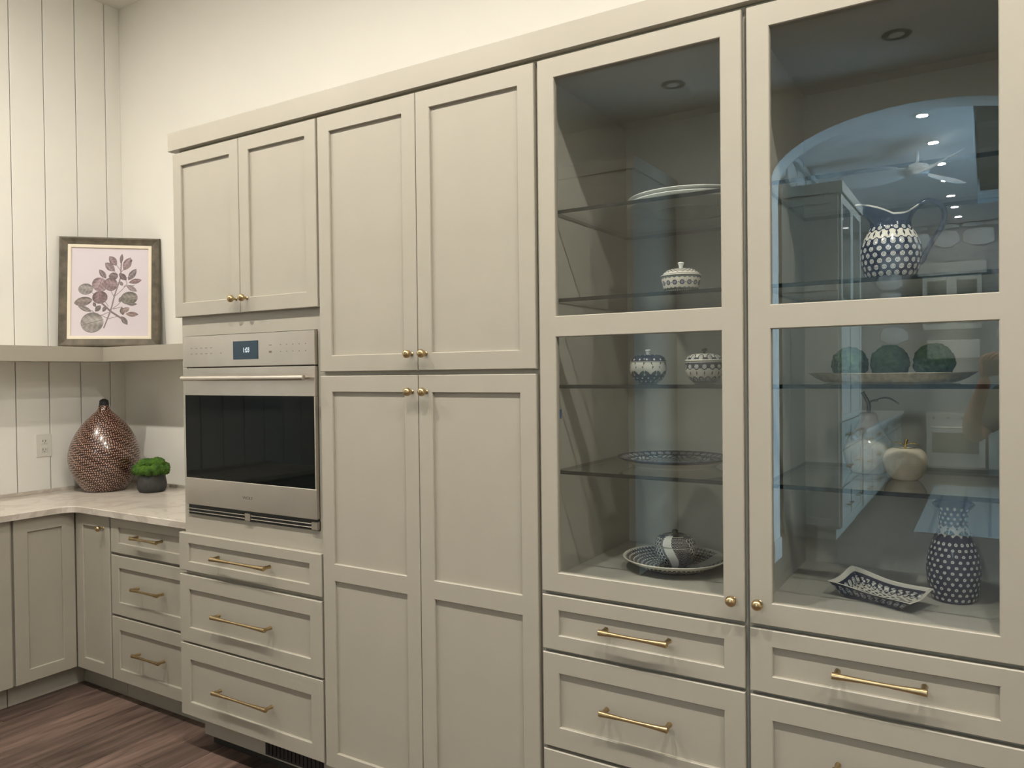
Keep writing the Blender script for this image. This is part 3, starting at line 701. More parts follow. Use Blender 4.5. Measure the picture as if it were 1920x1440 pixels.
# round jar with flat lid and white knob (second shelf)
def finial(mb_col, parent, z, col, s=1.0):
    mb = MB(); mb.lathe([(0.006*s, -0.002), (0.0055*s, 0.006), (0.0085*s, 0.012*s+0.002), (0.0095*s, 0.0145*s+0.002), (0.007*s, 0.017*s+0.002), (0.0, 0.0175*s+0.002)], 18, (0, 0, z))
    return build('lid_knob', mb, col, parent, 'auto')
def jar_things(name, label, loc): return thing(name, label, 'jar', (0, 0, 0))
J1 = (-0.7515, 0.145, SZ[1]+0.0052)
j = thing('lidded_jar', 'low cream jar with a lattice-patterned lid and a band of blue rosettes', 'jar')
def paint(TH, Z, R, T):
    c = base(TH, CREAM)
    d, _, _ = dots(TH, Z, R, 0.028, 1.0, 16, False, (0, 0)); put(c, d < 0.0068, NAVY); put(c, d < 0.0044, np.array((0.16, 0.19, 0.30))); put(c, d < 0.0028, WHITE*0.7); put(c, d < 0.0014, NAVY)
    a = TH*16/(2*PI)+0.5; d2 = np.hypot((a-np.round(a))*2*PI/16*R, Z-0.028); put(c, d2 < 0.0016, NAVY)
    sc = arch_scallop(TH, 24)
    put(c, Z < 0.0125+0.003*(1-sc), np.array((0.10, 0.12, 0.12))); d3, _, _ = dots(TH, Z, R, 0.006, 1.0, 48, False, (0, 0)); put(c, d3 < 0.0017, WHITE)
    put(c, Z > 0.0435-0.003*(1-sc), np.array((0.10, 0.12, 0.12)))
    return c
lathe_obj('body', [(0, 0), (0.036, 0), (0.040, 0.001), (0.0475, 0.010), (0.0525, 0.025), (0.0555, 0.040), (0.0560, 0.047), (0.054, 0.0475), (0.0, 0.0478)], paint, j, (0, 0, 0), 320, 130)
def paint(TH, Z, R, T):
    c = base(TH, CREAM)
    ring = (R < 0.050) & (R > 0.016)
    u = TH*22/(2*PI); v = (R-0.016)/0.0085
    q = np.abs(np.sin(PI*(u+v))*np.sin(PI*(u-v))); put(c, ring & (q < 0.22), BLK)
    q2 = np.abs((v % 1.0)-0.5); put(c, ring & (q2 < 0.06), BLK)
    put(c, (R < 0.0555) & (R > 0.0535) & (Z > 0.050), BLK*3)
    return c
lid = lathe_obj('lid', [(0, 0.0479), (0.055, 0.048), (0.0575, 0.049), (0.0572, 0.0515), (0.0535, 0.0535), (0.048, 0.060), (0.040, 0.066), (0.025, 0.0705), (0.010, 0.0715), (0, 0.0715)], paint, j, (0, 0, 0), 360, 120)
finial(None, lid, 0.071, M_WHITECER)
place(j, J1)

# apple-shaped jar, white dots on navy, green tulips (third shelf, left)
j = thing('lidded_jar', 'apple-shaped jar with white-dotted navy lid and green heart and tulip band', 'jar')
def paint(TH, Z, R, T):
    c = base(TH, CREAM)
    d, da, dz = dots(TH, Z, R, 0.052, 1.0, 13, False, (0, 0))
    zz = 0.055+0.006*np.sign(np.sin(TH*6.5)); hx = da; hz = Z-zz; put(c, (np.abs(hx) < 0.0046*np.clip((hz+0.006)/0.008, 0, 1)) & (hz > -0.006) & (hz < 0.0035), GREEN)
    put(c, (np.abs(hx) < 0.0005) & (hz > 0) & (hz < 0.010), GREEN)
    for ang in (-0.9, -0.35, 0.35, 0.9):
        n = 9; a = TH*n/(2*PI); x = (a-np.round(a))*2*PI/n*R; z = Z-0.022
        xr = x*math.cos(ang)-z*math.sin(ang); zr = x*math.sin(ang)+z*math.cos(ang)
        put(c, (np.abs(xr) < 0.0040*np.clip((zr-0.003)/0.009, 0, 1)) & (zr < 0.0175) & (zr > 0.002), GREEN)
    low = Z < 0.024+0.005*np.abs(np.sin(TH*4.5)); put(c, low, NAVY)
    d, _, _ = dots(TH, Z, R, 0.017, -0.010, 16, True, (0, 1)); put(c, low & (d < 0.0021), WHITE)
    return c
B = [(0, 0), (0.026, 0), (0.030, 0.0015), (0.043, 0.012), (0.0525, 0.027), (0.0560, 0.042), (0.0560, 0.055), (0.0545, 0.0645), (0.052, 0.065), (0, 0.0652)]
lathe_obj('body', B, paint, j, (0, 0, 0), 340, 170)
def paint(TH, Z, R, T):
    c = base(TH, NAVY); put(c, (Z < 0.0675) & (Z > 0.0663), CREAM)
    up = (R > 0.012)
    d, _, _ = dots(TH, Z, R, 0.0735, 1.0, 15, False, (0, 0)); put(c, up & (d < 0.0028), WHITE)
    a = TH*15/(2*PI)-0.5; d = np.hypot((a-np.round(a))*2*PI/15*R, (R-0.036)); put(c, (Z > 0.079) & (d < 0.0028), WHITE)
    a = TH*9/(2*PI); d = np.hypot((a-np.round(a))*2*PI/9*R, (R-0.021)); put(c, (Z > 0.083) & (d < 0.0026), WHITE)
    put(c, d*0+np.abs(d) > 9, NAVY)
    return c
lid = lathe_obj('lid', [(0, 0.0653), (0.053, 0.0655), (0.0550, 0.0665), (0.0535, 0.0735), (0.048, 0.081), (0.036, 0.0875), (0.020, 0.0885), (0.008, 0.086), (0, 0.0855)], paint, j, (0, 0, 0), 340, 120)
finial(None, lid, 0.0855, M_WHITECER)
place(j, (-0.896, 0.250, SZ[2]+0.0052))

# apple-shaped jar with peacock eyes (third shelf, right)
j = thing('lidded_jar', 'apple-shaped jar with ringed peacock-eye bands, half hidden by the door frame', 'jar')
def paint(TH, Z, R, T):
    c = base(TH, CREAM)
    n = 15; a = TH*n/(2*PI); x = (a-np.round(a))*2*PI/n*R
    band = (Z > 0.0445) & (Z < 0.062); band |= (np.hypot(x, Z-0.0485) < 0.0085) & (Z > 0.038); put(c, band, NAVY)
    eyes(c, np.hypot(x, Z-0.0495), 0.0062)
    put(c, (np.abs(x) < 0.0024*np.clip(1-np.abs(Z-0.0305)/0.0075, 0, 1)), GREEN)
    x2 = (a+0.5-np.round(a+0.5))*2*PI/n*R
    put(c, np.hypot(x2, Z-0.0125) < 0.0085, NAVY); put(c, np.hypot(x2, Z-0.0125) < 0.0055, np.array((0.25, 0.25, 0.26))); put(c, Z < 0.007, NAVY)
    return c
lathe_obj('body', B, paint, j, (0, 0, 0), 340, 170)
def paint(TH, Z, R, T):
    c = base(TH, CREAM)
    n = 13; a = TH*n/(2*PI); x = (a-np.round(a))*2*PI/n*R; s = R-0.0455
    dd = np.hypot(x, (Z-0.0770))
    put(c, (Z > 0.0715) & (Z < 0.0765), NAVY); put(c, (dd < 0.0085) & (Z > 0.0715), NAVY); eyes(c, np.where(Z > 0.069, dd, 1), 0.0060)
    return c
lid = lathe_obj('lid', [(0, 0.0653), (0.053, 0.0655), (0.0568, 0.0665), (0.0560, 0.0705), (0.0530, 0.0755), (0.046, 0.0825), (0.034, 0.0870), (0.020, 0.0880), (0.008, 0.086), (0, 0.0855)], paint, j, (0, 0, 0), 340, 120)
mb = MB(); mb.lathe([(0.004, 0), (0.0045, 0.008), (0.0085, 0.012), (0.009, 0.016), (0.006, 0.019), (0, 0.0195)], 16, (0, 0, 0.0855)); build('lid_knob', mb, M_POT, lid, 'auto')
place(j, (-0.7185, 0.250, SZ[2]+0.0052))

# stack of three white plates on the top shelf
plate_prof = [(0, 0.004), (0.095, 0.004), (0.108, 0.0), (0.112, 0.0), (0.114, 0.0035), (0.140, 0.008), (0.184, 0.0128), (0.1885, 0.0135), (0.1903, 0.0160), (0.1888, 0.0183), (0.1845, 0.0170), (0.150, 0.0135), (0.120, 0.0095), (0.105, 0.008), (0, 0.0075)]
pm = MB(); pm.lathe([(max(r, 0.0), z) for r, z in plate_prof], 96)
PM = pm.mesh('plate', M_WHITECER, 'auto')
for k, lb in enumerate(('bottom plate of the white stack on the top glass shelf', 'middle plate of the white stack on the top glass shelf', 'top plate of the white stack on the top glass shelf')):
    o = bpy.data.objects.new('plate', PM); link(o, None, (-0.785, 0.322, SZ[0]+0.0053+k*0.0122)); tag(o, lb, 'plate', 'stacked white plates')

# round platter on the fourth shelf
def paint(TH, Z, R, T):
    c = base(TH, np.array((0.55, 0.52, 0.44)))
    inside = T > 0.50
    put(c, inside, NAVY)
    d, _, _ = dots(TH, R, R, 0.155, 1.0, 40, False, (0, 0)); put(c, inside & (d < 0.0085), np.array((0.30, 0.32, 0.33))); put(c, inside & (d < 0.0055), NAVY); put(c, inside & (d < 0.003), np.array((0.4, 0.42, 0.42)))
    q = np.sin(TH*26+R*90)*np.sin(R*260+3*np.sin(TH*9)); put(c, inside & (R < 0.140) & (q > 0.15), np.array((0.34, 0.38, 0.36)))
    put(c, (T > 0.46) & (T < 0.52), NAVY)
    return c
o = lathe_obj('platter', [(0, 0.003), (0.110, 0.003), (0.122, 0), (0.126, 0), (0.130, 0.005), (0.150, 0.016), (0.172, 0.0265), (0.1755, 0.0290), (0.173, 0.031), (0.150, 0.0225), (0.125, 0.0125), (0.105, 0.010), (0, 0.009)], paint, None, (-0.838, 0.312, SZ[3]+0.0053), 520, 220)
tag(o, 'wide round platter with navy patterned inside and plain cream underside', 'platter')

# spotted bowl plate on the cabinet floor and the apple jar in it
def paint(TH, Z, R, T):
    c = base(TH, CREAM)
    inside = T > 0.5
    wedge = np.mod(TH-0.30, 2*PI) > 0.55
    row = 0.0125; j_ = np.round((R-0.020)/row); n = np.maximum(np.round(2*PI*(0.020+j_*row)/0.0125), 6); a = TH*n/(2*PI)-0.5*np.mod(j_, 2)
    d = np.hypot((a-np.round(a))*2*PI/n*R, R-0.020-j_*row); rr = np.where(R > 0.075, 0.0060, 0.0058)
    put(c, wedge & inside & (d < rr) & (R < 0.152), BLK)
    fine = inside & (R < 0.085) & (np.mod(TH+1.9, 2*PI) < 2.2); q = np.sin(TH*46)*np.sin(R*900); put(c, fine, np.array((0.05, 0.06, 0.14))); put(c, fine & (q > 0.3), CREAM*0.6)
    out = (T < 0.45) & (R > 0.080); row = 0.0100; s = R; j_ = np.round((s-0.09)/row); n = 64; a = TH*n/(2*PI)-0.5*np.mod(j_, 2)
    d = np.hypot((a-np.round(a))*2*PI/n*R, s-0.09-j_*row); put(c, out & (d < 0.0053), BLK)
    return c
o = lathe_obj('decorated_plate', [(0, 0.003), (0.075, 0.003), (0.083, 0), (0.087, 0), (0.092, 0.004), (0.125, 0.017), (0.155, 0.034), (0.1600, 0.0385), (0.1575, 0.0405), (0.150, 0.0365), (0.120, 0.021), (0.090, 0.010), (0.070, 0.0075), (0, 0.007)], paint, None, (-0.838, 0.311, 0.9575), 620, 260)
tag(o, 'deep plate densely spotted in navy on cream, on the cabinet floor', 'plate')
j = thing('lidded_jar', 'navy and cream apple jar with spotted panels, sitting in the spotted plate', 'jar')
def panels(TH, Z, R):
    c = base(TH, NAVY)
    t = np.mod(TH+0.22*np.sin((Z-0.05)*40), 2*PI)
    n = 84; jj = np.round(Z/0.0036); a = TH*n/(2*PI)-0.5*np.mod(jj, 2); d = np.hypot((a-np.round(a))*2*PI/n*R, Z-jj*0.0036); put(c, d < 0.00105, CREAM)
    spot = (np.mod(t, 2*PI/3) < 0.62)
    put(c, spot, CREAM); n = 30; jj = np.round(Z/0.0095); a = TH*n/(2*PI)-0.5*np.mod(jj, 2); d = np.hypot((a-np.round(a))*2*PI/n*R, Z-jj*0.0095)
    put(c, spot & (d < 0.0050), BLK)
    plain = (t > 4.95) & (t < 5.42); put(c, plain, WHITE*0.95)
    return c
def paint(TH, Z, R, T): c = panels(TH, Z, R); put(c, Z > 0.0655, WHITE); return c
lathe_obj('body', [(0, 0), (0.028, 0), (0.033, 0.0015), (0.050, 0.016), (0.0605, 0.036), (0.0630, 0.052), (0.0620, 0.063), (0.0610, 0.0665), (0.058, 0.067), (0, 0.0671)], paint, j, (0, 0, 0), 520, 200)
def paint(TH, Z, R, T): c = panels(TH, Z, R); put(c, (Z < 0.0685), WHITE); return c
lid = lathe_obj('lid', [(0, 0.0672), (0.059, 0.0673), (0.0625, 0.0683), (0.0615, 0.077), (0.056, 0.088), (0.044, 0.0965), (0.026, 0.099), (0.010, 0.0955), (0, 0.095)], paint, j, (0, 0, 0), 520, 150)
mb = MB(); mb.lathe([(0.005, 0), (0.0055, 0.006), (0.0095, 0.011), (0.010, 0.016), (0.0065, 0.0205), (0, 0.021)], 16, (0, 0, 0.094)); build('lid_knob', mb, M_POT, lid, 'auto')
def leafmb(L, Wd, pts_z, thick=0.0015):
    mb = MB(); n = 14; w = [math.sin(PI*min(1, k/(n-1)))**0.8 for k in range(n)]
    for sgn in (1, -1):
        for k in range(n):
            t = k/(n-1); zz = pts_z(t)
            for q in (-1, -0.5, 0, 0.5, 1): mb.v.append((t*L, q*w[k]*Wd/2, zz+abs(q)*0.12*Wd*w[k]+sgn*thick/2))
    for s in (0, 1):
        for k in range(n-1):
            for q in range(4):
                i = s*n*5+k*5+q; mb.f.append((i, i+1, i+6, i+5)); mb.m.append(0)
    for k in range(n-1):
        for q in (0, 4):
            i = k*5+q; mb.f.append((i, i+5, i+5+n*5, i+n*5)); mb.m.append(0)
    return mb
lm = leafmb(0.042, 0.026, lambda t: 0.0985+0.004*math.sin(PI*t)-0.012*t*t); o = build('painted_leaf', lm, M_POT, lid, 'auto')
place(j, (-0.836, 0.312, 0.9655), -0.35)

# big spotted pitcher
pt = thing('pitcher', 'large navy pitcher with ringed peacock-eye dots, wavy rim and loop handle', 'pitcher')
PH = 0.157
def pr(t):
    ks = [(0, 0.0525), (0.06, 0.0590), (0.2, 0.0665), (0.40, 0.0705), (0.55, 0.0690), (0.70, 0.0590), (0.82, 0.0480), (0.92, 0.0445), (1.0, 0.0470), (1.15, 0.0580)]
    a = np.array(ks); return np.interp(t, a[:, 0], a[:, 1])
nv, nu = 230, 420
th = np.linspace(0, 2*PI, nu, endpoint=False); tt = np.linspace(0, 1, nv)
TH, TT = np.meshgrid(th, tt); spout = np.clip(np.cos(TH-PI), 0, 1)**3; back = np.clip(np.cos(TH), 0, 1)**4
rimz = PH*1.02+0.034*np.clip(np.cos(TH-PI), 0, 1)**1.2+0.026*back
Zp = TT*rimz; tn = Zp/PH
tsm = np.linspace(0, 1.3, 400); rsm = pr(tsm); k_ = np.ones(25)/25; rs2 = np.convolve(np.pad(rsm, 12, mode='edge'), k_, 'valid')
Rp = np.interp(tn, tsm, rs2); upper = np.clip((tn-0.86)/0.35, 0, 1)
Xp = Rp*np.cos(TH)-spout*upper**1.3*0.024+back*upper*0.008; Yp = Rp*np.sin(TH)*(1-0.10*upper)
col = base(TH, NAVY)
d, da, dz = dots(TH, Zp, Rp, 0.012, 0.0152, 21, True, (0, 5)); eyes(col, np.where(Zp < 0.097, d, 1), 0.0056)
n = 21; a = TH*n/(2*PI); x_ = (a-np.round(a))*2*PI/n*Rp; bandw = (Zp > 0.0975) & (Zp < 0.1205)
put(col, bandw, CREAM); put(col, bandw & (np.abs(x_) < 0.0030*np.clip(1-np.abs(Zp-0.110)/0.0085, 0, 1)), NAVY)
x2 = (a+0.5-np.round(a+0.5))*2*PI/n*Rp
put(col, np.hypot(x2, Zp-0.0945) < 0.0068, NAVY); eyes(col, np.hypot(x2, Zp-0.0930), 0.0052)
n = 17; a = TH*n/(2*PI); x3 = (a-np.round(a))*2*PI/n*Rp; put(col, np.hypot(x3, Zp-0.1235) < 0.0072, NAVY); eyes(col, np.hypot(x3, Zp-0.1255), 0.0050)
put(col, Zp > rimz-0.0040, WHITE)
# inner wall
TI = tt[::-1][:, None]*np.ones_like(TH)
sh = 0.94
Xi, Yi, Zi = Xp[::-1]*sh, Yp[::-1]*sh, Zp[::-1]*1.0
Zi = np.maximum(Zi, 0.006); Zi[0] = Zp[-1]
ci = base(TH, CREAM)
bx = np.zeros((1, nu)); bot = np.zeros((1, nu, 3)); bot[:] = CREAM
X_ = np.vstack([bx, Xp, Xi, bx]); Y_ = np.vstack([bx, Yp, Yi, bx]); Z_ = np.vstack([bx, Zp, Zi, bx+0.006]); C_ = np.vstack([bot, col, ci, bot])
link(bpy.data.objects.new('body', grid_mesh('body', X_, Y_, Z_, C_, M_GLAZE)), pt, (0, 0, 0))
def bez(P, n):
    out = []; P = [Vector(p) for p in P]
    for i in range(len(P)-1):
        p0 = P[max(i-1, 0)]; p1 = P[i]; p2 = P[i+1]; p3 = P[min(i+2, len(P)-1)]
        for k in range(n):
            t = k/n; out.append(0.5*((2*p1)+(-p0+p2)*t+(2*p0-5*p1+4*p2-p3)*t*t+(-p0+3*p1-3*p2+p3)*t**3))
    out.append(P[-1]); return out
hp = bez([(0.050, 0, 0.168), (0.068, 0, 0.186), (0.090, 0, 0.191), (0.112, 0, 0.180), (0.121, 0, 0.155), (0.116, 0, 0.128), (0.098, 0, 0.098), (0.083, 0, 0.070), (0.072, 0, 0.045), (0.060, 0, 0.035)], 6)
mb = MB(); mb.tube([tuple(p) for p in hp], [0.0062]*len(hp), 16, 0, True, 1.6); 
M_NAVY = mat('navy_glaze', tuple(NAVY)+(1,), 0.15, noise_amt=0.1, coat=0.4)
build('handle', mb, M_NAVY, pt, 'auto')
place(pt, (-0.2085, 0.150, SZ[1]+0.0052), 0.25)

# champagne tray with three moss balls
def tray_mesh():
    nv, nu = 14, 96; th = np.linspace(0, 2*PI, nu, endpoint=False)
    prof = [(0.0, 0.0), (0.72, 0.0), (0.80, 0.002), (0.90, 0.012), (1.0, 0.024), (1.02, 0.0255), (0.99, 0.0265), (0.88, 0.015), (0.78, 0.006), (0.0, 0.004)]
    X, Y, Z = [], [], []
    for r, z in prof:
        c, s = np.cos(th), np.sin(th); lx = 0.205*r*np.sign(c)*np.abs(c)**0.85; ly = 0.068*r*np.sign(s)*np.abs(s)**0.75
        X.append(lx); Y.append(ly); Z.append(z+0*c+0.002*np.abs(c)**6*(r > 0.9))
    return grid_mesh('serving_tray', np.array(X), np.array(Y), np.array(Z), None, M_TRAY)
o = link(bpy.data.objects.new('serving_tray', tray_mesh()), None, (-0.228, 0.300, SZ[2]+0.0055)); tag(o, 'long narrow champagne metal tray on the glass shelf', 'tray')
def moss_ball(R, seed, amp=0.10, sub=5, sq=1.0, freq=14):
    import bmesh as bmm
    bm = bmm.new(); bmm.ops.create_icosphere(bm, subdivisions=sub, radius=R)
    for v in bm.verts:
        n = v.co.normalized(); p = n*freq*0.35+Vector((seed*3.1, 0, 0))
        d = noise.noise(p)*amp+(1-abs(noise.noise(p*2.6)))*amp*0.55+noise.noise(p*7.5)*amp*0.35
        v.co = n*R*(0.93+d); v.co.z *= sq
    me = bpy.data.meshes.new('moss_ball'); bm.to_mesh(me); bm.free(); me.polygons.foreach_set('use_smooth', [True]*len(me.polygons)); return me
for k, (x, R, lb) in enumerate(((-0.3255, 0.0490, 'left green moss ball on the long tray'), (-0.2265, 0.0505, 'middle green moss ball on the long tray'), (-0.1215, 0.0510, 'right green moss ball on the long tray'))):
    me = moss_ball(R, k+1, 0.07); me.materials.append(M_MOSSDARK)
    o = link(bpy.data.objects.new('moss_ball', me), None, (x, 0.300, SZ[2]+0.0095+R*0.95)); tag(o, lb, 'moss ball', 'moss balls on the tray')

# pearl pear and apple on the fourth shelf
pe = thing('decorative_pear', 'large pearly ceramic pear with pewter stem and leaf and a small paper sticker', 'ornament')
P_, _ = spline([(0, 0), (0.038, 0), (0.046, 0.003), (0.060, 0.026), (0.0665, 0.054), (0.063, 0.082), (0.048, 0.108), (0.033, 0.130), (0.0245, 0.152), (0.0230, 0.164), (0.019, 0.1715), (0.008, 0.1735), (0, 0.172)], 60)
mb = MB(); mb.lathe([(max(0, r), z) for r, z in P_], 48); build('body', mb, M_PEARL, pe, 'auto')
mb = MB(); mb.tube([tuple(p) for p in bez([(0, 0, 0.168), (0.002, 0, 0.186), (0.000, 0, 0.200), (-0.007, 0, 0.215), (-0.015, 0, 0.230)], 5)], [0.0052]*20+[0.0075], 12)
mb.tube([tuple(p) for p in bez([(0.001, 0, 0.196), (0.010, 0, 0.205), (0.026, 0, 0.207)], 5)], 0.0028, 10)
st = build('stem', mb, M_PEWTER, pe, 'auto')
lm = leafmb(0.062, 0.030, lambda t: 0.207+0.010*math.sin(PI*t)-0.010*t); lm.v = [(a+0.018, b, c) for a, b, c in lm.v]; build('leaf', lm, M_PEWTER, st, 'auto')
mb = MB(); a0 = -0.62; cx, cy, cz = -0.0265, -0.0445, 0.1005
nrm = Vector((-0.46, -0.78, 0.46)).normalized(); ux = Vector((0.82, -0.50, -0.02)); ux = (ux-nrm*ux.dot(nrm)).normalized(); uz = nrm.cross(ux)
if uz.z < 0: uz = -uz
R2 = math.radians(-32); e1 = ux*math.cos(R2)+uz*math.sin(R2); e2 = -ux*math.sin(R2)+uz*math.cos(R2); c0 = Vector((cx, cy, cz))+nrm*0.004
pts8 = [c0+e1*sx*0.0085+e2*sz*0.0045+nrm*d_ for d_ in (0, 0.0006) for sx, sz in ((-1, -1), (1, -1), (1, 1), (-1, 1))]
mb.v = [tuple(p) for p in pts8]; mb.f = [(0, 1, 2, 3), (4, 7, 6, 5), (0, 4, 5, 1), (1, 5, 6, 2), (2, 6, 7, 3), (3, 7, 4, 0)]; mb.m = [0]*6
plabel(build('price_sticker', mb, M_STICKER, pe), 'small white paper sticker')
place(pe, (-0.293, 0.408, SZ[3]+0.0052))
ap = thing('decorative_apple', 'round cream ceramic apple with a shiny gold stem and leaf', 'ornament')
P_, _ = spline([(0, 0.002), (0.022, 0), (0.033, 0.002), (0.046, 0.018), (0.0545, 0.042), (0.0535, 0.062), (0.044, 0.078), (0.028, 0.085), (0.012, 0.081), (0, 0.074)], 50)
mb = MB(); mb.lathe([(max(0, r), z) for r, z in P_], 48); build('body', mb, M_PEARL2, ap, 'auto')
mb = MB(); mb.tube([(0, 0, 0.074), (0, 0, 0.092), (0.004, 0, 0.108)], [0.003, 0.003, 0.0045], 12); st = build('stem', mb, M_GOLD, ap, 'auto')
lm = leafmb(0.036, 0.018, lambda t: 0.092+0.004*math.sin(PI*t)); build('leaf', lm, M_GOLD, st, 'auto')
lm = leafmb(0.026, 0.014, lambda t: 0.092+0.007*t); lm.v = [(-a, b, c) for a, b, c in lm.v]; build('leaf', lm, M_GOLD, st, 'auto')
place(ap, (-0.190, 0.300, SZ[3]+0.0052))

# tall spotted vase on the cabinet floor
def paint(TH, Z, R, T):
    c = base(TH, NAVY)
    d, _, _ = dots(TH, Z, R, 0.010, 0.0145, 22, True, (0, 10)); put(c, (Z < 0.170) & (d < 0.0040), WHITE*0.85); put(c, (Z < 0.170) & (d < 0.0012), NAVY*3)
    band = (Z > 0.172) & (Z < 0.204); put(c, band, CREAM)
    n = 14; a = TH*n/(2*PI); x = (a-np.round(a))*2*PI/n*R
    put(c, np.hypot(x, Z-0.170) < 0.0085, NAVY); put(c, np.hypot(x, Z-0.2055) < 0.0078, NAVY)
    n = 7; a = TH*n/(2*PI); x = (a-np.round(a))*2*PI/n*R
    for ang in (-1.0, -0.4, 0.4, 1.0):
        z = Z-0.176; xr = x*math.cos(ang)-z*math.sin(ang); zr = x*math.sin(ang)+z*math.cos(ang)
        put(c, (np.abs(xr) < 0.0036*np.clip((zr-0.002)/0.010, 0, 1)) & (zr < 0.0145), GREEN)
    d, _, _ = dots(TH, Z, R, 0.2085, 0.0118, 15, True, (0, 3)); put(c, (Z > 0.203) & (d < 0.0035), WHITE*0.85)
    a = TH*11/(2*PI)+.3; d = np.hypot((a-np.round(a))*2*PI/11*R, Z-0.194); put(c, d < 0.0028, BLK)
    put(c, T > 0.60, CREAM)
    return c
def warp(X, Y, Z, TH, R, T):
    up = np.clip((Z-0.235)/0.035, 0, 1); return X*(1+0.16*up), Y*(1-0.12*up), Z-0.010*up*np.cos(2*TH-PI)*-1.0
o = lathe_obj('vase', [(0, 0), (0.050, 0), (0.0535, 0.003), (0.0590, 0.025), (0.0650, 0.065), (0.0648, 0.095), (0.0590, 0.130), (0.0470, 0.165), (0.0375, 0.192), (0.0350, 0.212), (0.0370, 0.238), (0.0425, 0.256), (0.0450, 0.2635), (0.0425, 0.2635), (0.0345, 0.240), (0.0320, 0.212), (0.040, 0.175), (0.055, 0.12), (0.055, 0.03), (0, 0.008)], paint, None, (-0.0805, 0.362, 0.9577), 360, 420, None, warp)
tag(o, 'tall navy vase with white dots, cream waist band and flared mouth', 'vase')

# wavy four-cornered dish
def dish():
    n = 60; cs = [(-0.110, -0.059), (0.110, -0.059), (0.110, 0.059), (-0.110, 0.059)]; hz = [0.040, 0.030, 0.046, 0.062]
    per, pz = [], []
    for k in range(4):
        a, b = np.array(cs[k]), np.array(cs[(k+1) % 4]); nn = n
        for i in range(nn):
            t = i/nn; p = a+(b-a)*t; L = np.linalg.norm(b-a); nrm = np.array([(b-a)[1], -(b-a)[0]])/L
            p = p-nrm*0.010*math.sin(PI*t)*(L > 0.2)*1.0
            h = hz[k]*(1-(3*t*t-2*t**3))+hz[(k+1) % 4]*(3*t*t-2*t**3)-0.006*math.sin(PI*t)**2
            per.append(p); pz.append(h)
    per = np.array(per); pz = np.array(pz); nu = len(per)
    levels = [(0.0, 0.0, 0), (0.60, 0.0, 0), (0.66, 0.02, 0), (0.80, 0.38, 0), (0.93, 0.80, 0), (0.995, 0.97, 0), (1.03, 1.0, 1), (1.01, 1.04, 1), (0.955, 1.0, 1), (0.86, 0.66, 2), (0.74, 0.26, 2), (0.62, 0.13, 2), (0.0, 0.12, 2)]
    lev = np.array(levels); m = 150; t0 = np.linspace(0, len(lev)-1, m); S1 = np.interp(t0, np.arange(len(lev)), lev[:, 0]); H1 = np.interp(t0, np.arange(len(lev)), lev[:, 1]); G1 = t0
    X = S1[:, None]*per[None, :, 0]; Y = S1[:, None]*per[None, :, 1]; Z = H1[:, None]*pz[None]
    col = np.zeros(X.shape+(3,)); col[:] = NAVY
    s = np.r_[0, np.cumsum(np.hypot(*np.diff(np.vstack([per, per[:1]]), axis=0).T))][:-1][None]*np.ones_like(X)
    G = G1[:, None]*np.ones_like(X)
    seg = 0.0215; ds = (s/seg-np.round(s/seg))*seg
    put(col, (G > 5.6) & (G < 8.5), np.array((0.62, 0.59, 0.52)))
    inner_ = G > 9.6; put(col, inner_, CREAM*0.9)
    dz = (G-9.35)*0.018; d = np.hypot(ds, dz); put(col, d < 0.0102, NAVY); eyes(col, np.where(G > 8.5, d, 1), 0.0072)
    q = (np.sin(s*190)*np.sin(G*7.0)); put(col, (G > 10.0) & (q > 0.25), NAVY); put(col, (G > 11.0) & (q > -0.1), NAVY)
    dz2 = (G-3.4)*0.012; d2 = np.hypot(ds, dz2); put(col, np.where(G < 5, d2, 1) < 0.0070, np.array((0.28, 0.29, 0.31))); put(col, np.where(G < 5, d2, 1) < 0.0045, NAVY); put(col, np.where(G < 5, d2, 1) < 0.0025, np.array((0.35, 0.36, 0.36)))
    return grid_mesh('wavy_dish', X, Y, Z, col, M_GLAZE)
o = link(bpy.data.objects.new('wavy_dish', dish()), None, (-0.2485, 0.246, 0.9578)); o.rotation_euler.z = math.radians(-22.5)
tag(o, 'four-cornered navy dish with wavy cream rim and peacock-eye pattern, on the cabinet floor', 'dish')
# strip of blue tape on the inner side panel
mb = MB(); mb.box(-1.1198, -1.1192, 0.034, 0.098, 1.444, 1.472)
for i in range(len(mb.v)):
    a, b, c = mb.v[i]; mb.v[i] = (a, b, c-(b-0.034)*0.18)
tag(build('tape_piece', mb, M_TAPE), 'small piece of blue masking tape on the inner left side of the cabinet', 'tape')

# ------------------------------------------------------------------ counter and shelf ornaments
gv = thing('gourd_vase', 'big dark gourd-shaped vase covered with copper dots and a black bent neck', 'vase')
P_, _ = spline([(0, 0), (0.098, 0), (0.112, 0.006), (0.150, 0.060), (0.183, 0.130), (0.1915, 0.190), (0.182, 0.250), (0.152, 0.320), (0.106, 0.385), (0.060, 0.430), (0.035, 0.455), (0.027, 0.480)], 80)
def paint(TH, Z, R, T):
    sp = 0.0125; L = T*GL; j = np.round(L/sp); rj = np.interp(j*sp, GLs, GRs); n = np.maximum(np.round(2*PI*rj/sp), 5)
    ph = 0.5*np.mod(j, 2)+0.35*np.sin(j*1.7); jit = 0.34*np.sin(TH*7+j*0.55)+0.22*np.sin(TH*17+j*2.1)
    a = TH*n/(2*PI)-ph+0.30*np.sin(TH*5+j*1.3); x = (a-np.round(a))*2*PI/n*R; dy = L-j*sp-jit*sp*0.9
    return np.repeat(np.clip((0.0037-np.hypot(x, dy))/0.0007, 0, 1)[..., None], 3, -1)
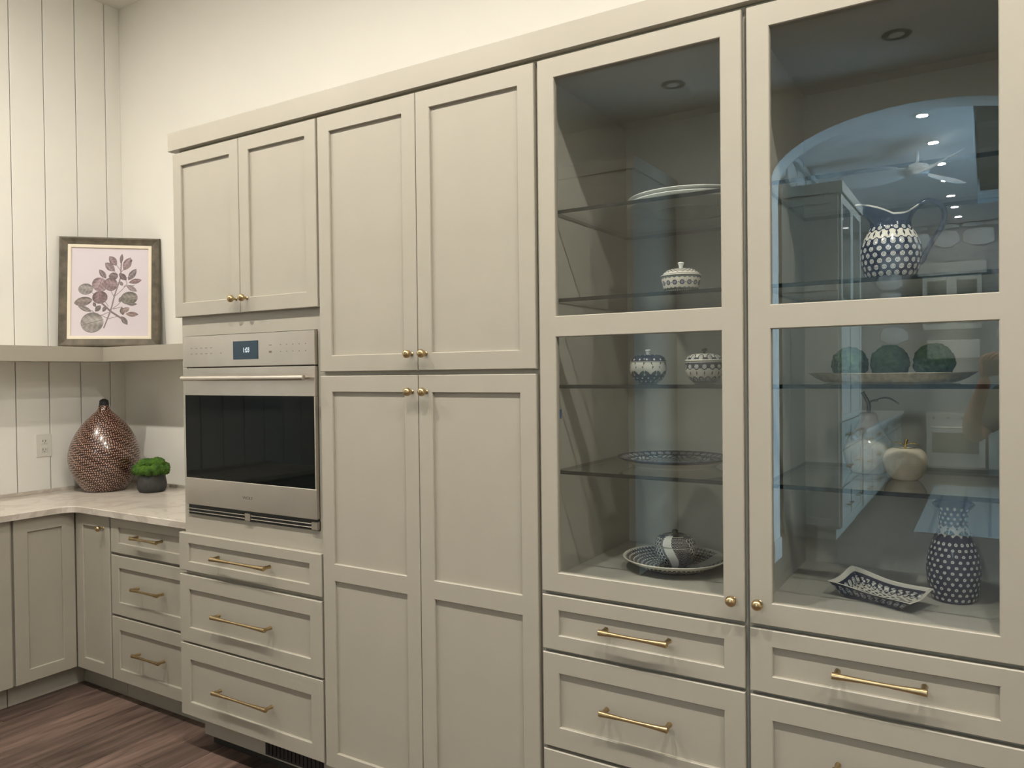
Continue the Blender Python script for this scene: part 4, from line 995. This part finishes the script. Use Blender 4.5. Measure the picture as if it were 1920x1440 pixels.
_P = np.array([(max(0, r), z) for r, z in P_]); GLs = np.r_[0, np.cumsum(np.hypot(*np.diff(_P, axis=0).T))]; GL = GLs[-1]; GRs = _P[:, 0]
lathe_obj('body', [tuple(p) for p in _P], paint, gv, (0, 0, 0), 760, 400, M_COPPER)
mb = MB(); mb.tube([(0, 0, 0.470), (0.002, 0, 0.490), (0.004, -0.002, 0.506), (0.006, -0.003, 0.513)], [0.0275, 0.0255, 0.0235, 0.013], 20); build('neck', mb, M_BLACK, gv, 'auto')
place(gv, (-4.258, 0.492, 0.9385)); gv.scale = (0.965, 0.965, 1.0)
pm_ = thing('potted_moss', 'small charcoal pot topped with a mound of bright green moss', 'plant')
mb = MB(); mb.lathe([(0, 0), (0.058, 0), (0.066, 0.004), (0.076, 0.022), (0.0775, 0.045), (0.071, 0.080), (0.066, 0.098), (0.062, 0.098), (0.062, 0.090), (0, 0.090)], 48); build('pot', mb, M_POT, pm_, 'auto')
import bmesh as _bm
mbb = _bm.new()
rr = random.Random(3)
for k in range(26):
    a = 2*PI*k/13+rr.random()*0.3; rad = (0.066 if k < 13 else 0.036)+rr.random()*0.008; zz = (0.118 if k < 13 else 0.145)+rr.random()*0.014; R = 0.025+rr.random()*0.009
    if k > 22: rad *= 0.3; zz = 0.155
    r_ = _bm.ops.create_icosphere(mbb, subdivisions=4, radius=R)
    for v in r_['verts']:
        n = v.co.normalized(); v.co = n*R*(0.9+0.22*noise.noise(n*5+Vector((k*2.3, 0, 0)))+0.12*noise.noise(n*15+Vector((k, 0, 0)))); v.co += Vector((math.cos(a)*rad, math.sin(a)*rad, zz))
me = bpy.data.meshes.new('moss'); mbb.to_mesh(me); mbb.free(); me.polygons.foreach_set('use_smooth', [True]*len(me.polygons)); me.materials.append(M_MOSS)
o = link(bpy.data.objects.new('moss', me), pm_, (0, 0, 0)); o['kind'] = 'stuff'
place(pm_, (-3.960, 0.583, 0.9385))

# framed botanical print, leaning across the corner: built upright facing -y, then turned
fr = thing('picture_frame', 'framed botanical branch print in weathered wood frame leaning on the corner shelf', 'picture frame')
FW, FH, FT = 0.535, 0.640, 0.022
mb = MB(); fw_ = 0.047
mo = [(0, 0.0), (0.006, -FT), (0.014, -FT-0.002), (0.030, -FT+0.006), (fw_, -FT+0.012), (fw_, 0.0)]
def ring_frame(mb, w, h, prof, x0=0, z0=0):
    cor = [(-1, 0), (1, 0), (1, 1), (-1, 1)]; rows = []
    for ins_, y in prof:
        i = len(mb.v)
        for cx, cz in cor: mb.v.append((x0+cx*(w/2-ins_), y, z0+(ins_ if cz == 0 else h-ins_)))
        rows.append(i)
    for r in range(len(rows)-1):
        for k in range(4): mb.f.append((rows[r]+k, rows[r]+(k+1) % 4, rows[r+1]+(k+1) % 4, rows[r+1]+k)); mb.m.append(0)
ring_frame(mb, FW, FH, mo); mb.box(-FW/2+0.004, FW/2-0.004, -0.001, 0.002, 0.004, FH-0.004); build('outer_frame', mb, M_FRAMEWOOD, fr)
mb = MB(); ring_frame(mb, FW-2*fw_, FH-2*fw_, [(0, 0), (0, -FT+0.010), (0.003, -FT+0.008), (0.015, -FT+0.009), (0.018, -FT+0.012), (0.018, 0)], 0, fw_); build('liner', mb, M_LINER, fr)
def print_paint(U, V):
    """U,V in the pixels of a 890 x 1035 sheet, V down"""
    col = np.zeros(U.shape+(3,)); col[:] = srgb(214, 205, 211)[:3]
    U = U+265; V = V+215
    def stem(pts_, w, c):
        for (ax, ay), (bx_, by) in zip(pts_[:-1], pts_[1:]):
            dx, dy = bx_-ax, by-ay; t = np.clip(((U-ax)*dx+(V-ay)*dy)/(dx*dx+dy*dy), 0, 1); d = np.hypot(U-ax-t*dx, V-ay-t*dy); put(col, d < w, np.array(c[:3]))
    g = srgb(138, 126, 130)
    stem([(640, 1150), (690, 1020), (730, 900), (760, 770), (800, 650), (828, 560), (832, 460), (838, 370)], 8, g)
    for p in ([(770, 775), (850, 700), (905, 630)], [(905, 630), (890, 590)], [(870, 660), (990, 650)], [(720, 720), (750, 780)], [(740, 925), (800, 880), (845, 830)], [(745, 930), (850, 905)], [(690, 1045), (800, 1015)], [(600, 1000), (690, 1045)], [(690, 970), (600, 1010)], [(800, 530), (740, 470)], [(825, 470), (780, 410)], [(840, 490), (880, 440)], [(828, 540), (865, 560)], [(650, 840), (690, 900)], [(560, 1000), (500, 950)], [(860, 560), (930, 560)], [(500, 740), (560, 780)]): stem(p, 3.5, g)
    def lf(cx, cy, L, Wd, ang, c, pw=1.0, rnd_=False):
        a = math.radians(ang); dx, dy = U-cx, -(V-cy); s = (dx*math.cos(a)+dy*math.sin(a))/(L/2); n = (-dx*math.sin(a)+dy*math.cos(a))/(Wd/2)
        w = np.sqrt(np.clip(1-s*s, 0, 1)) if rnd_ else np.clip(1-s*s, 0, 1)**pw; m = (np.abs(s) < 1) & (np.abs(n) < w)
        c = np.array(srgb(*c)[:3]); shade = 1.0-0.38*np.abs(n)/np.maximum(w, 0.05)*(np.abs(n) > 0.1)+0.16*np.sin(n*5+s*2.2)+0.10*np.sin(s*13+np.abs(n)*6)+0.08*np.sin(U*0.11)*np.sin(V*0.13)
        rim = np.abs(n)/np.maximum(w, 0.05) > 0.90; c = c*0.55+np.array(srgb(150, 140, 136)[:3])*0.33; v = c[None, None]*np.clip(shade, 0.5, 1.35)[..., None]; v = np.where((rim | (np.abs(n) < 0.035))[..., None], c*0.55, v); col[m] = v[m]
    for q in ((505, 1090, 262, 235, 15, (188, 184, 180), 1, True), (430, 700, 170, 130, 5, (184, 178, 178), 1, True), (745, 545, 110, 90, 0, (140, 124, 128), 0.8), (590, 645, 165, 180, 70, (192, 166, 172), 1, True), (715, 640, 160, 155, 0, (172, 146, 152), 1, True),
              (705, 435, 150, 86, 140, (172, 150, 158)), (740, 362, 140, 84, 128, (166, 140, 150)), (838, 335, 120, 40, 82, (146, 124, 136)), (905, 395, 175, 95, 62, (180, 154, 160)), (950, 358, 40, 25, 60, (70, 60, 65)),
              (622, 520, 135, 62, 128, (152, 134, 144)), (965, 520, 168, 74, 55, (150, 138, 146)), (855, 548, 118, 68, 138, (122, 100, 110)), (1000, 600, 155, 60, 12, (164, 130, 136)), (958, 684, 145, 60, 150, (184, 170, 172)), (838, 630, 60, 40, 120, (165, 145, 150)),
              (930, 800, 200, 150, 10, (156, 152, 144), 1, True), (830, 815, 80, 40, 60, (140, 135, 130)), (960, 870, 130, 40, 0, (140, 136, 128)), (592, 795, 150, 175, 100, (150, 120, 126), 1, True), (403, 845, 212, 105, 12, (160, 148, 144), 0.7), (422, 930, 170, 56, 158, (160, 154, 150)),
              (570, 925, 95, 60, 50, (120, 112, 114)), (530, 880, 60, 40, 120, (130, 118, 118)), (645, 930, 80, 45, 60, (130, 122, 124)), (852, 955, 95, 60, 100, (128, 112, 110)), (890, 940, 100, 60, 30, (190, 168, 164)), (965, 990, 152, 58, 178, (178, 148, 142)), (875, 1065, 125, 60, 128, (140, 132, 134))): lf(*q)
    stem([(600, 850), (660, 905), (720, 962), (850, 1045)], 11, srgb(130, 116, 120)); stem([(640, 1150), (690, 1020), (722, 935)], 8, g)
    return col
nx_, nz_ = 420, 470; w_, h_ = FW-2*fw_-0.036, FH-2*fw_-0.036
gx = np.linspace(-w_/2, w_/2, nx_); gz = np.linspace(0, h_, nz_); GX, GZ = np.meshgrid(gx, gz)
colp = print_paint((GX/w_+0.5)*890, (1-GZ/h_)*1035)
link(bpy.data.objects.new('botanical_print', grid_mesh('botanical_print', GX, GX*0-0.004, GZ+fw_+0.018, colp, M_PRINT, False)), fr, (0, 0, 0))
place(fr, (-4.262, 0.536, SZ1+0.001), PI/4, -math.radians(5.5))

# ------------------------------------------------------------------ lights in the ceilings
def downlight(x, y, label, group, on=True, z=ZC, r=0.075, watts=None, col=LAMP_COL, lens=None, light=True, spread=180):
    t = thing('ceiling_light', label, 'ceiling light', (x, y, z), group)
    mb = MB(); mb.lathe([(r*0.54, -0.001), (r*0.57, -0.006), (r*1.0, -0.006), (r*1.05, -0.001)], 40, (x, y, z)); mb.f = [f for f in mb.f if len(f) == 4]; mb.m = [0]*len(mb.f)
    build('trim_ring', mb, M_PLASTIC if on else M_TRIMOFF, t, 'auto')
    mb = MB(); mb.lathe([(r*0.63, -0.0035), (0, -0.0035)], 32, (x, y, z)); mb.f = mb.f[:32]; mb.m = [0]*32
    build('lens', mb, (lens or M_LAMPON) if on else M_LENSOFF, t)
    if on and light:
        ld = bpy.data.lights.new('lamp', 'AREA'); ld.shape = 'DISK'; ld.size = 0.09; ld.energy = watts or LAMP_W; ld.color = col; ld.spread = math.radians(spread)
        lo = bpy.data.objects.new('lamp', ld); COL.objects.link(lo); lo.parent = t; lo.location = (0, 0, -0.010)
    return t
for x, w in ((-3.75, 'over the corner counter'), (-2.45, 'in front of the wall oven'), (-1.15, 'in front of the pantry cabinet'), (0.15, 'in front of the right display cabinet'), (1.45, 'beyond the right edge of the picture')):
    downlight(x, -1.25, 'lit recessed aisle downlight ' + w, 'lit aisle downlights')
downlight(-2.083, -3.778, 'unlit grey-rimmed downlight above the opposite cabinet, reflected in the left glass door', None, False, r=0.09)
downlight(-0.518, -3.742, 'unlit grey-rimmed downlight reflected at the top of the right glass door', None, False, r=0.09)
for (x, y), w in zip(((-0.492, -5.681), (-0.458, -6.663), (-0.438, -7.609), (-0.428, -8.482), (-0.409, -9.457), (-0.393, -10.279), (-0.375, -11.1)), ('first and largest', 'second', 'third', 'middle', 'fifth', 'sixth', 'last and smallest')):
    downlight(x, y, w + ' lit downlight from the top of the reflected row', 'far room downlights', watts=22, col=(0.9, 0.96, 1.0), lens=M_LAMPFAR, r=0.08)

# ------------------------------------------------------------------ reflected furniture
oc2 = thing('tall_cabinet', 'tall cabinet on the opposite side of the aisle, reflected in the left glass door', 'cabinet', (-3.2, -3.9, 0))
TC = 3.22; yf = -3.45; x1 = -2.28; x0 = -3.55
mb = MB(); mb.box(x0, x1-0.02, YO+0.003, yf-0.022, 0.11, TC-0.10); build('carcass', mb, M_CAB, oc2)
mb = MB(); mb.box(x0, x1, YO+0.003, yf, TC-0.10, TC, 0, 0.002); build('crown', mb, M_CAB, oc2)
mb = MB(); mb.box(x0, x1-0.02, YO+0.003, yf-0.09, 0, 0.11); build('toe_kick', mb, M_CAB, oc2)
for a, b in ((x0, -2.925), (-2.92, x1-0.03)):
    for z0, z1 in ((2.56, 3.10), (0.93, 2.545), (0.12, 0.915)):
        me = shaker(b-a, z1-z0, [(0.06, z1-z0-0.06)], 0.06).mesh('door', M_CAB); shared('door', me, oc2, (b, yf-0.0205, z0), PI)
tc = thing('tall_cabinet', 'tall cabinet with glass upper doors beyond the arch, reflected in the right glass door', 'cabinet', (-1.43, -6.1, 0))
TZ2 = 3.287
mb = MB(); mb.box(FX0+0.08, -1.155, -6.80, -5.53, 0.11, TZ2-0.1); build('carcass', mb, M_CAB, tc)
mb = MB(); mb.box(FX0+0.08, -1.12, -6.82, -5.50, TZ2-0.1, TZ2, 0, 0.002); build('crown', mb, M_CAB, tc)
mb = MB(); mb.box(FX0+0.08, -1.20, -6.80, -5.58, 0, 0.11); build('toe_kick', mb, M_CAB, tc)
for z0, z1 in ((2.30, 3.17), (0.13, 2.29)):
    w = 0.535
    me = shaker(w-0.04, z1-z0, [(0.07, z1-z0-0.07)], 0.07, rec=0.012).mesh('side_panel', M_CAB); shared('side_panel', me, tc, (-1.16, -5.51, z0), PI)
M_DARKPANE = mat('dark_cabinet_glass', (0.05, 0.07, 0.065, 1), 0.06, noise_amt=0.1)
for a, b in ((-6.79, -6.165), (-6.155, -5.53)):
    w = b-a
    d = leaf(tc, 'door', a, b, 2.15, 3.175, y=-1.135, opens=[(2.23, 3.10)], sw=0.07, face='x')
    p = MB(); p.box(0.07, w-0.07, 0.0065, 0.009, 0.08, 0.95); me = p.mesh('glass_pane', M_DARKPANE); q = bpy.data.objects.new('glass_pane', me); COL.objects.link(q); q.parent = d
    leaf(tc, 'door', a, b, 1.10, 2.14, y=-1.135, sw=0.07, face='x')
    for z0, z1 in ((0.84, 1.09), (0.50, 0.83), (0.13, 0.49)):
        e = leaf(tc, 'drawer', a, b, z0, z1, y=-1.135, sw=0.06, face='x')
        h = bpy.data.objects.new('handle', H20); COL.objects.link(h); h.parent = e; h.location = (w/2, 0, (z1-z0)/2)
fb = thing('far_base_cabinet', 'long base cabinet run with drawers beyond the arch, seen only as a reflection', 'cabinet', (-1.43, -9.0, 0))
mb = MB(); mb.box(FX0+0.07, -1.145, -11.0, -6.83, 0.11, 0.90); build('carcass', mb, M_CAB, fb)
mb = MB(); mb.box(FX0+0.07, -1.09, -11.0, -6.83, 0.90, 0.94); build('worktop', mb, M_QUARTZ, fb)
mb = MB(); mb.box(FX0+0.07, -1.21, -11.0, -6.83, 0, 0.11); build('toe_kick', mb, M_CAB, fb)
for k in range(5):
    a = -10.98+k*0.828; b = a+0.82
    for z0, z1 in ((0.72, 0.89), (0.42, 0.71), (0.13, 0.41)):
        e = leaf(fb, 'drawer', a, b, z0, z1, y=-1.124, sw=0.06, face='x')
        h = bpy.data.objects.new('handle', H20); COL.objects.link(h); h.parent = e; h.location = (0.41, 0, (z1-z0)/2)
# far wall kitchen: range, hood shelf, glass cabinets
hd = thing('range_hood', 'boxy greige hood cover with two dark glass doors on the stone wall, a reflection', 'hood', (-0.42, -11.4, 2.2))
mb = MB(); mb.box(-0.92, -0.02, FY+0.07, -11.30, 2.98, 3.17, 0, 0.004); build('mantel', mb, M_CAB, hd)
mb = MB(); mb.box(-0.86, -0.08, FY+0.07, -11.36, 2.16, 2.98); build('carcass', mb, M_CAB, hd)
for a, b in ((-0.86, -0.473), (-0.467, -0.08)):
    me = shaker(b-a, 0.80, [(0.07, 0.73)], 0.06).mesh('door', M_CAB); d = shared('door', me, hd, (b, -11.34, 2.17), PI)
    p = MB(); p.box(0.06, b-a-0.06, 0.006, 0.009, 0.07, 0.73); q = bpy.data.objects.new('glass_pane', p.mesh('glass_pane', M_DARKPANE)); COL.objects.link(q); q.parent = d
mb = MB(); mb.box(-0.80, -0.10, FY+0.07, -11.25, 1.72, 2.0, 0, 0.01)
tag(build('vent_hood', mb, M_STEEL), 'stainless steel box under the reflected hood cover', 'hood')
rg = thing('kitchen_range', 'stainless steel kitchen range at the far wall, visible only as a reflection', 'range', (-0.42, -11.3, 0))
mb = MB(); mb.box(-0.80, -0.04, FY+0.07, -11.06, 0.12, 0.92, 0, 0.004); build('body', mb, M_STEEL, rg)
mb = MB(); mb.box(-0.72, -0.12, -11.058, -11.050, 0.32, 0.62); build('oven_window', mb, M_BLACKGLASS, rg)
mb = MB(); mb.tube([(-0.74, -11.01, 0.70), (-0.10, -11.01, 0.70)], 0.013, 12); mb.box(-0.73, -0.71, -11.06, -11.01, 0.69, 0.71); mb.box(-0.13, -0.11, -11.06, -11.01, 0.69, 0.71); build('handle', mb, M_STEEL, rg)
for k in range(4):
    mb = MB(); mb.lathe([(0.02, 0), (0.018, 0.03), (0, 0.03)], 14, (-0.70+k*0.187, -11.058, 0.84), 0, 'y'); build('knob', mb, M_BLACK, rg)
mb = MB(); mb.box(-0.86, 0.0, FY+0.07, -11.0, 0, 0.12); build('plinth', mb, M_BLACK, rg)
mb = MB(); mb.box(0.0, 1.2, FY+0.07, -11.1, 0.11, 0.90); mb.box(0.0, 1.2, FY+0.07, -11.06, 0.90, 0.94); mb.box(0.0, 1.2, FY+0.07, -11.2, 0, 0.11)
tag(build('far_counter', mb, M_CAB), 'low cabinet right of the reflected range', 'cabinet')
# rug with worn pale stripes
rg2 = thing('runner_rug', 'pale woven runner rug on the far room floor, reflected low in the right glass door', 'rug', (-0.05, -8.0, 0))
mb = MB(); mb.box(-0.62, 0.55, -9.8, -6.3, 0.0, 0.010, 0, 0.003); build('pile', mb, M_RUG, rg2)
mb = MB()
for k in range(5): mb.box(-0.50+k*0.25, -0.475+k*0.25, -9.78, -6.32, 0.010, 0.0115)
build('stripe', mb, mat('grey_rug_stripe', (0.25, 0.27, 0.28, 1), 0.95, noise_amt=0.3, noise_scale=80), rg2)
# ceiling fan
FXc, FYc, FZc = -0.62, -6.95, 3.56
fn = thing('ceiling_fan', 'white ceiling fan in the far room, its blade reflected above the pitcher', 'fan', (FXc, FYc, FZc))
mb = MB(); mb.tube([(FXc, FYc, ZC), (FXc, FYc, FZc+0.11)], 0.018, 12); build('rod', mb, M_FAN, fn)
mb = MB(); mb.lathe([(0.03, 0.13), (0.10, 0.10), (0.12, 0.05), (0.10, 0.0), (0, -0.02)], 24, (FXc, FYc, FZc)); build('motor', mb, M_FAN, fn, 'auto')
for k in range(3):
    a = PI-0.15+k*2*PI/3; mb = MB(); n = 12
    for t_ in range(n):
        t = t_/(n-1); r = 0.12+t*0.64; w = 0.045+0.075*math.sin(PI*min(1, t*0.92+0.05)); sw_ = 0.10*t*t
        for sgn in (-1, 1):
            for dz in (0, 0.008): mb.v.append((FXc+math.cos(a)*r-math.sin(a)*(w*sgn+sw_), FYc+math.sin(a)*r+math.cos(a)*(w*sgn+sw_), FZc+0.03+dz-sgn*w*0.6))
    for t_ in range(n-1):
        i = t_*4
        for q in ((0, 1), (1, 3), (3, 2), (2, 0)): mb.f.append((i+q[0], i+q[1], i+4+q[1], i+4+q[0])); mb.m.append(0)
    mb.f += [(0, 1, 3, 2), (4*n-4, 4*n-2, 4*n-1, 4*n-3)]; mb.m += [0, 0]
    build('blade', mb, M_FAN, fn)

# ------------------------------------------------------------------ photographer (behind the lens, reflected in the glass)
def skin_obj(name, verts, edges, radii, m, parent, levels=2, root=0):
    me = bpy.data.meshes.new(name); me.from_pydata(verts, edges, []); o = bpy.data.objects.new(name, me); COL.objects.link(o)
    sk = o.modifiers.new('Skin', 'SKIN'); sk.use_smooth_shade = True
    for i, r in enumerate(radii):
        v = me.skin_vertices[0].data[i]; v.radius = r if hasattr(r, '__len__') else (r, r)
    me.skin_vertices[0].data[root].use_root = True
    ss = o.modifiers.new('Subsurf', 'SUBSURF'); ss.levels = levels; ss.render_levels = levels
    dg = bpy.context.evaluated_depsgraph_get(); dg.update()
    m2 = bpy.data.meshes.new_from_object(o.evaluated_get(dg)); m2.name = name; bpy.data.objects.remove(o)
    m2.materials.clear(); m2.materials.append(m); m2.polygons.foreach_set('use_smooth', [True]*len(m2.polygons))
    o = bpy.data.objects.new(name, m2); return link(o, parent, (0, 0, 0)) if parent is None else _lk(o, parent)
def _lk(o, parent):
    COL.objects.link(o); o.parent = parent; pl = WL[parent.name]; o.location = (-pl[0], -pl[1], -pl[2]); WL[o.name] = (0, 0, 0); return o
PX, PY_ = 0.235, -2.43
pp = thing('person', 'person in a grey-green T-shirt holding up a phone, arm reflected in the right glass door', 'person', (PX, PY_, 0))
V = [(PX, PY_, 0.95), (PX, PY_+0.01, 1.10), (PX, PY_, 1.28), (PX, PY_-0.01, 1.42), (PX, PY_, 1.50), (PX, PY_+0.02, 1.58),     # pelvis..neck
     (PX-0.175, PY_, 1.425), (PX-0.30, PY_+0.06, 1.235), (PX-0.305, PY_+0.16, 1.32), (PX-0.245, PY_+0.375, 1.530),                       # left shoulder, upper, elbow, wrist
     (PX+0.175, PY_, 1.425), (PX+0.215, PY_+0.05, 1.20), (PX+0.17, PY_+0.16, 1.27), (PX-0.045, PY_+0.365, 1.515),
     (PX-0.095, PY_, 0.88), (PX-0.105, PY_+0.01, 0.48), (PX-0.11, PY_-0.02, 0.09), (PX-0.12, PY_+0.11, 0.045),
     (PX+0.095, PY_, 0.88), (PX+0.105, PY_+0.01, 0.48), (PX+0.11, PY_-0.02, 0.09), (PX+0.12, PY_+0.11, 0.045)]
E_ = [(0, 1), (1, 2), (2, 3), (3, 4), (4, 5), (3, 6), (6, 7), (7, 8), (8, 9), (3, 10), (10, 11), (11, 12), (12, 13), (0, 14), (14, 15), (15, 16), (16, 17), (0, 18), (18, 19), (19, 20), (20, 21)]
Rr = [(0.125, 0.095), (0.135, 0.10), (0.155, 0.11), (0.12, 0.09), 0.062, 0.055, 0.062, 0.050, 0.042, 0.026, 0.062, 0.050, 0.042, 0.026, 0.072, 0.056, 0.040, 0.032, 0.072, 0.056, 0.040, 0.032]
skin_obj('body', V, E_, Rr, M_SKIN, pp, 2)
def lerp(p, q, t): return tuple(Vector(p).lerp(Vector(q), t))
skin_obj('t_shirt', [(PX, PY_, 0.90), (PX, PY_+0.005, 1.0), V[1], V[2], V[3], V[6], lerp(V[6], V[7], 0.45), lerp(V[6], V[7], 0.8), V[10], lerp(V[10], V[11], 0.45), lerp(V[10], V[11], 0.8), (PX, PY_, 1.475)],
         [(0, 1), (1, 2), (2, 3), (3, 4), (4, 5), (5, 6), (6, 7), (4, 8), (8, 9), (9, 10), (4, 11)], [(0.175, 0.135), (0.172, 0.132), (0.165, 0.125), (0.178, 0.128), (0.14, 0.105), 0.080, 0.078, 0.074, 0.080, 0.078, 0.074, 0.085], M_SHIRT, pp, 2)
for sx in (-1, 1):
    skin_obj('trouser_leg', [(PX+sx*0.055, PY_, 1.0), (PX+sx*0.085, PY_, 0.86), (PX+sx*0.105, PY_+0.01, 0.50), (PX+sx*0.110, PY_-0.015, 0.10)], [(0, 1), (1, 2), (2, 3)], [(0.105, 0.115), 0.108, 0.080, 0.066], M_TROUSERS, pp, 2)
    skin_obj('shoe', [(PX+sx*0.110, PY_-0.06, 0.048), (PX+sx*0.113, PY_+0.04, 0.048), (PX+sx*0.118, PY_+0.16, 0.038)], [(0, 1), (1, 2)], [0.044, 0.048, 0.036], M_BLACK, pp, 2)
skin_obj('trouser_waist', [(PX, PY_, 1.02), (PX, PY_, 0.94), (PX, PY_, 0.87)], [(0, 1), (1, 2)], [(0.150, 0.115), (0.165, 0.125), (0.140, 0.105)], M_TROUSERS, pp, 2)
def head_mesh():
    b = _bm.new(); _bm.ops.create_icosphere(b, subdivisions=4, radius=1.0)
    for v in b.verts:
        n = v.co.copy(); x, y, z = n.x*0.074, n.y*0.095, n.z*0.118
        if n.z < 0: x *= 1+0.32*n.z*abs(n.z); y *= (1+0.10*n.z)
        if n.y > 0: y *= 0.96
        dn = math.exp(-((n.x/0.14)**2+((n.z+0.12)/0.20)**2)); y += 0.022*dn*(n.y > 0.3)
        for s in (-1, 1): y -= 0.010*math.exp(-(((n.x-s*0.38)/0.17)**2+((n.z-0.06)/0.11)**2))*(n.y > 0.3)
        y += 0.004*math.exp(-((n.x/0.3)**2+((n.z+0.48)/0.07)**2))*(n.y > 0.3)
        v.co = Vector((x, y, z))
    me = bpy.data.meshes.new('head'); b.to_mesh(me); b.free(); me.polygons.foreach_set('use_smooth', [True]*len(me.polygons)); me.materials.append(M_SKIN); return me
HZ = 1.685
M_LIP = mat('lip', (0.36, 0.13, 0.11, 1), 0.5, noise_amt=0.1)
hd_ = link(bpy.data.objects.new('head', head_mesh()), pp, (PX, PY_+0.035, HZ))
for s in (-1, 1):
    mb = MB(); mb.lathe([(0, -0.0095), (0.008, -0.006), (0.0098, 0), (0.008, 0.006), (0, 0.0095)], 14, (PX+s*0.029, PY_+0.035+0.0690, HZ+0.006)); build('eye', mb, M_PLASTIC, hd_, True)
    mb = MB(); mb.lathe([(0, -0.003), (0.0042, -0.002), (0.0042, 0.002), (0, 0.003)], 12, (PX+s*0.029, PY_+0.035+0.0775, HZ+0.006), 0, 'y'); build('iris', mb, M_BLACK, hd_, True)
    mb = MB(); mb.lathe([(0, -0.03), (0.012, -0.02), (0.016, 0.0), (0.014, 0.02), (0, 0.032)], 12, (PX+s*0.078, PY_+0.03, HZ-0.005)); build('ear', mb, M_SKIN, hd_, True)
mb = MB(); mb.tube([(PX-0.022, PY_+0.035+0.078, HZ-0.055), (PX, PY_+0.035+0.084, HZ-0.056), (PX+0.022, PY_+0.035+0.078, HZ-0.055)], [0.002, 0.006, 0.002], 10); build('mouth', mb, M_LIP, hd_, True)
b = _bm.new(); _bm.ops.create_icosphere(b, subdivisions=4, radius=1.0)
for v in b.verts:
    n = v.co.copy(); k = 1+0.03*noise.noise(n*6); v.co = Vector((n.x*0.084*k, n.y*0.104*k-0.010, n.z*0.122*k+0.012))
_bm.ops.delete(b, geom=[v for v in b.verts if v.co.z < -0.06 or (v.co.y > 0.028 and v.co.z < 0.068)], context='VERTS')
me = bpy.data.meshes.new('hair'); b.to_mesh(me); b.free(); me.polygons.foreach_set('use_smooth', [True]*len(me.polygons)); me.materials.append(M_HAIR)
link(bpy.data.objects.new('hair', me), hd_, (PX, PY_+0.035, HZ))
def hand(wr, side, tipdir):
    """palm plus five bent fingers, growing from the wrist towards the phone edge"""
    wr = Vector(wr); up = Vector((0, 0, 1)); f = Vector((0.0, 0.35, 0.94)).normalized(); sx = Vector((side, 0, 0))
    vs = [wr, wr+f*0.035, wr+f*0.070]; es = [(0, 1), (1, 2)]; rd = [0.024, (0.032, 0.018), (0.034, 0.016)]
    skin_obj('palm', [tuple(v) for v in vs], es, rd, M_SKIN, pp, 2)
    for k, (L) in enumerate((0.066, 0.074, 0.070, 0.056)):
        b0 = wr+f*0.066+Vector((0, -0.002, 0))+Vector(((k-1.5)*0.017, 0, 0)); c = Vector((side*0.25, 0.25, 0.75)).normalized(); d = Vector((side*0.75, 0.0, 0.35)).normalized()
        pts_ = [b0-f*0.012, b0+c*L*0.45, b0+c*L*0.55+d*L*0.28, b0+c*L*0.55+d*L*0.50]
        skin_obj('finger', [tuple(p) for p in pts_], [(0, 1), (1, 2), (2, 3)], [0.0090, 0.0085, 0.0078, 0.0068], M_SKIN, pp, 1)
    b0 = wr+f*0.022+Vector((side*0.020, 0.006, 0))
    skin_obj('thumb', [tuple(b0), tuple(b0+Vector((side*0.024, 0.0, 0.022))), tuple(b0+Vector((side*0.038, -0.004, 0.046)))], [(0, 1), (1, 2)], [0.0115, 0.0100, 0.0085], M_SKIN, pp, 1)
hand((PX-0.245, PY_+0.375, 1.530), 1, None)
hand((PX-0.045, PY_+0.365, 1.515), -1, None)
ph = MB(); ph.box(-0.022, 0.130, -2.030, -2.021, 1.540, 1.612, 0, 0.003)
ph_o = tag(build('phone', ph, M_BLACK), 'dark phone held up sideways by the person taking the picture', 'phone')
mb = MB(); mb.lathe([(0.008, 0), (0.008, 0.0025), (0, 0.0025)], 16, (0.0, -2.0205, 1.575), 0, 'y'); build('camera_lens', mb, M_BLACKGLASS, ph_o)
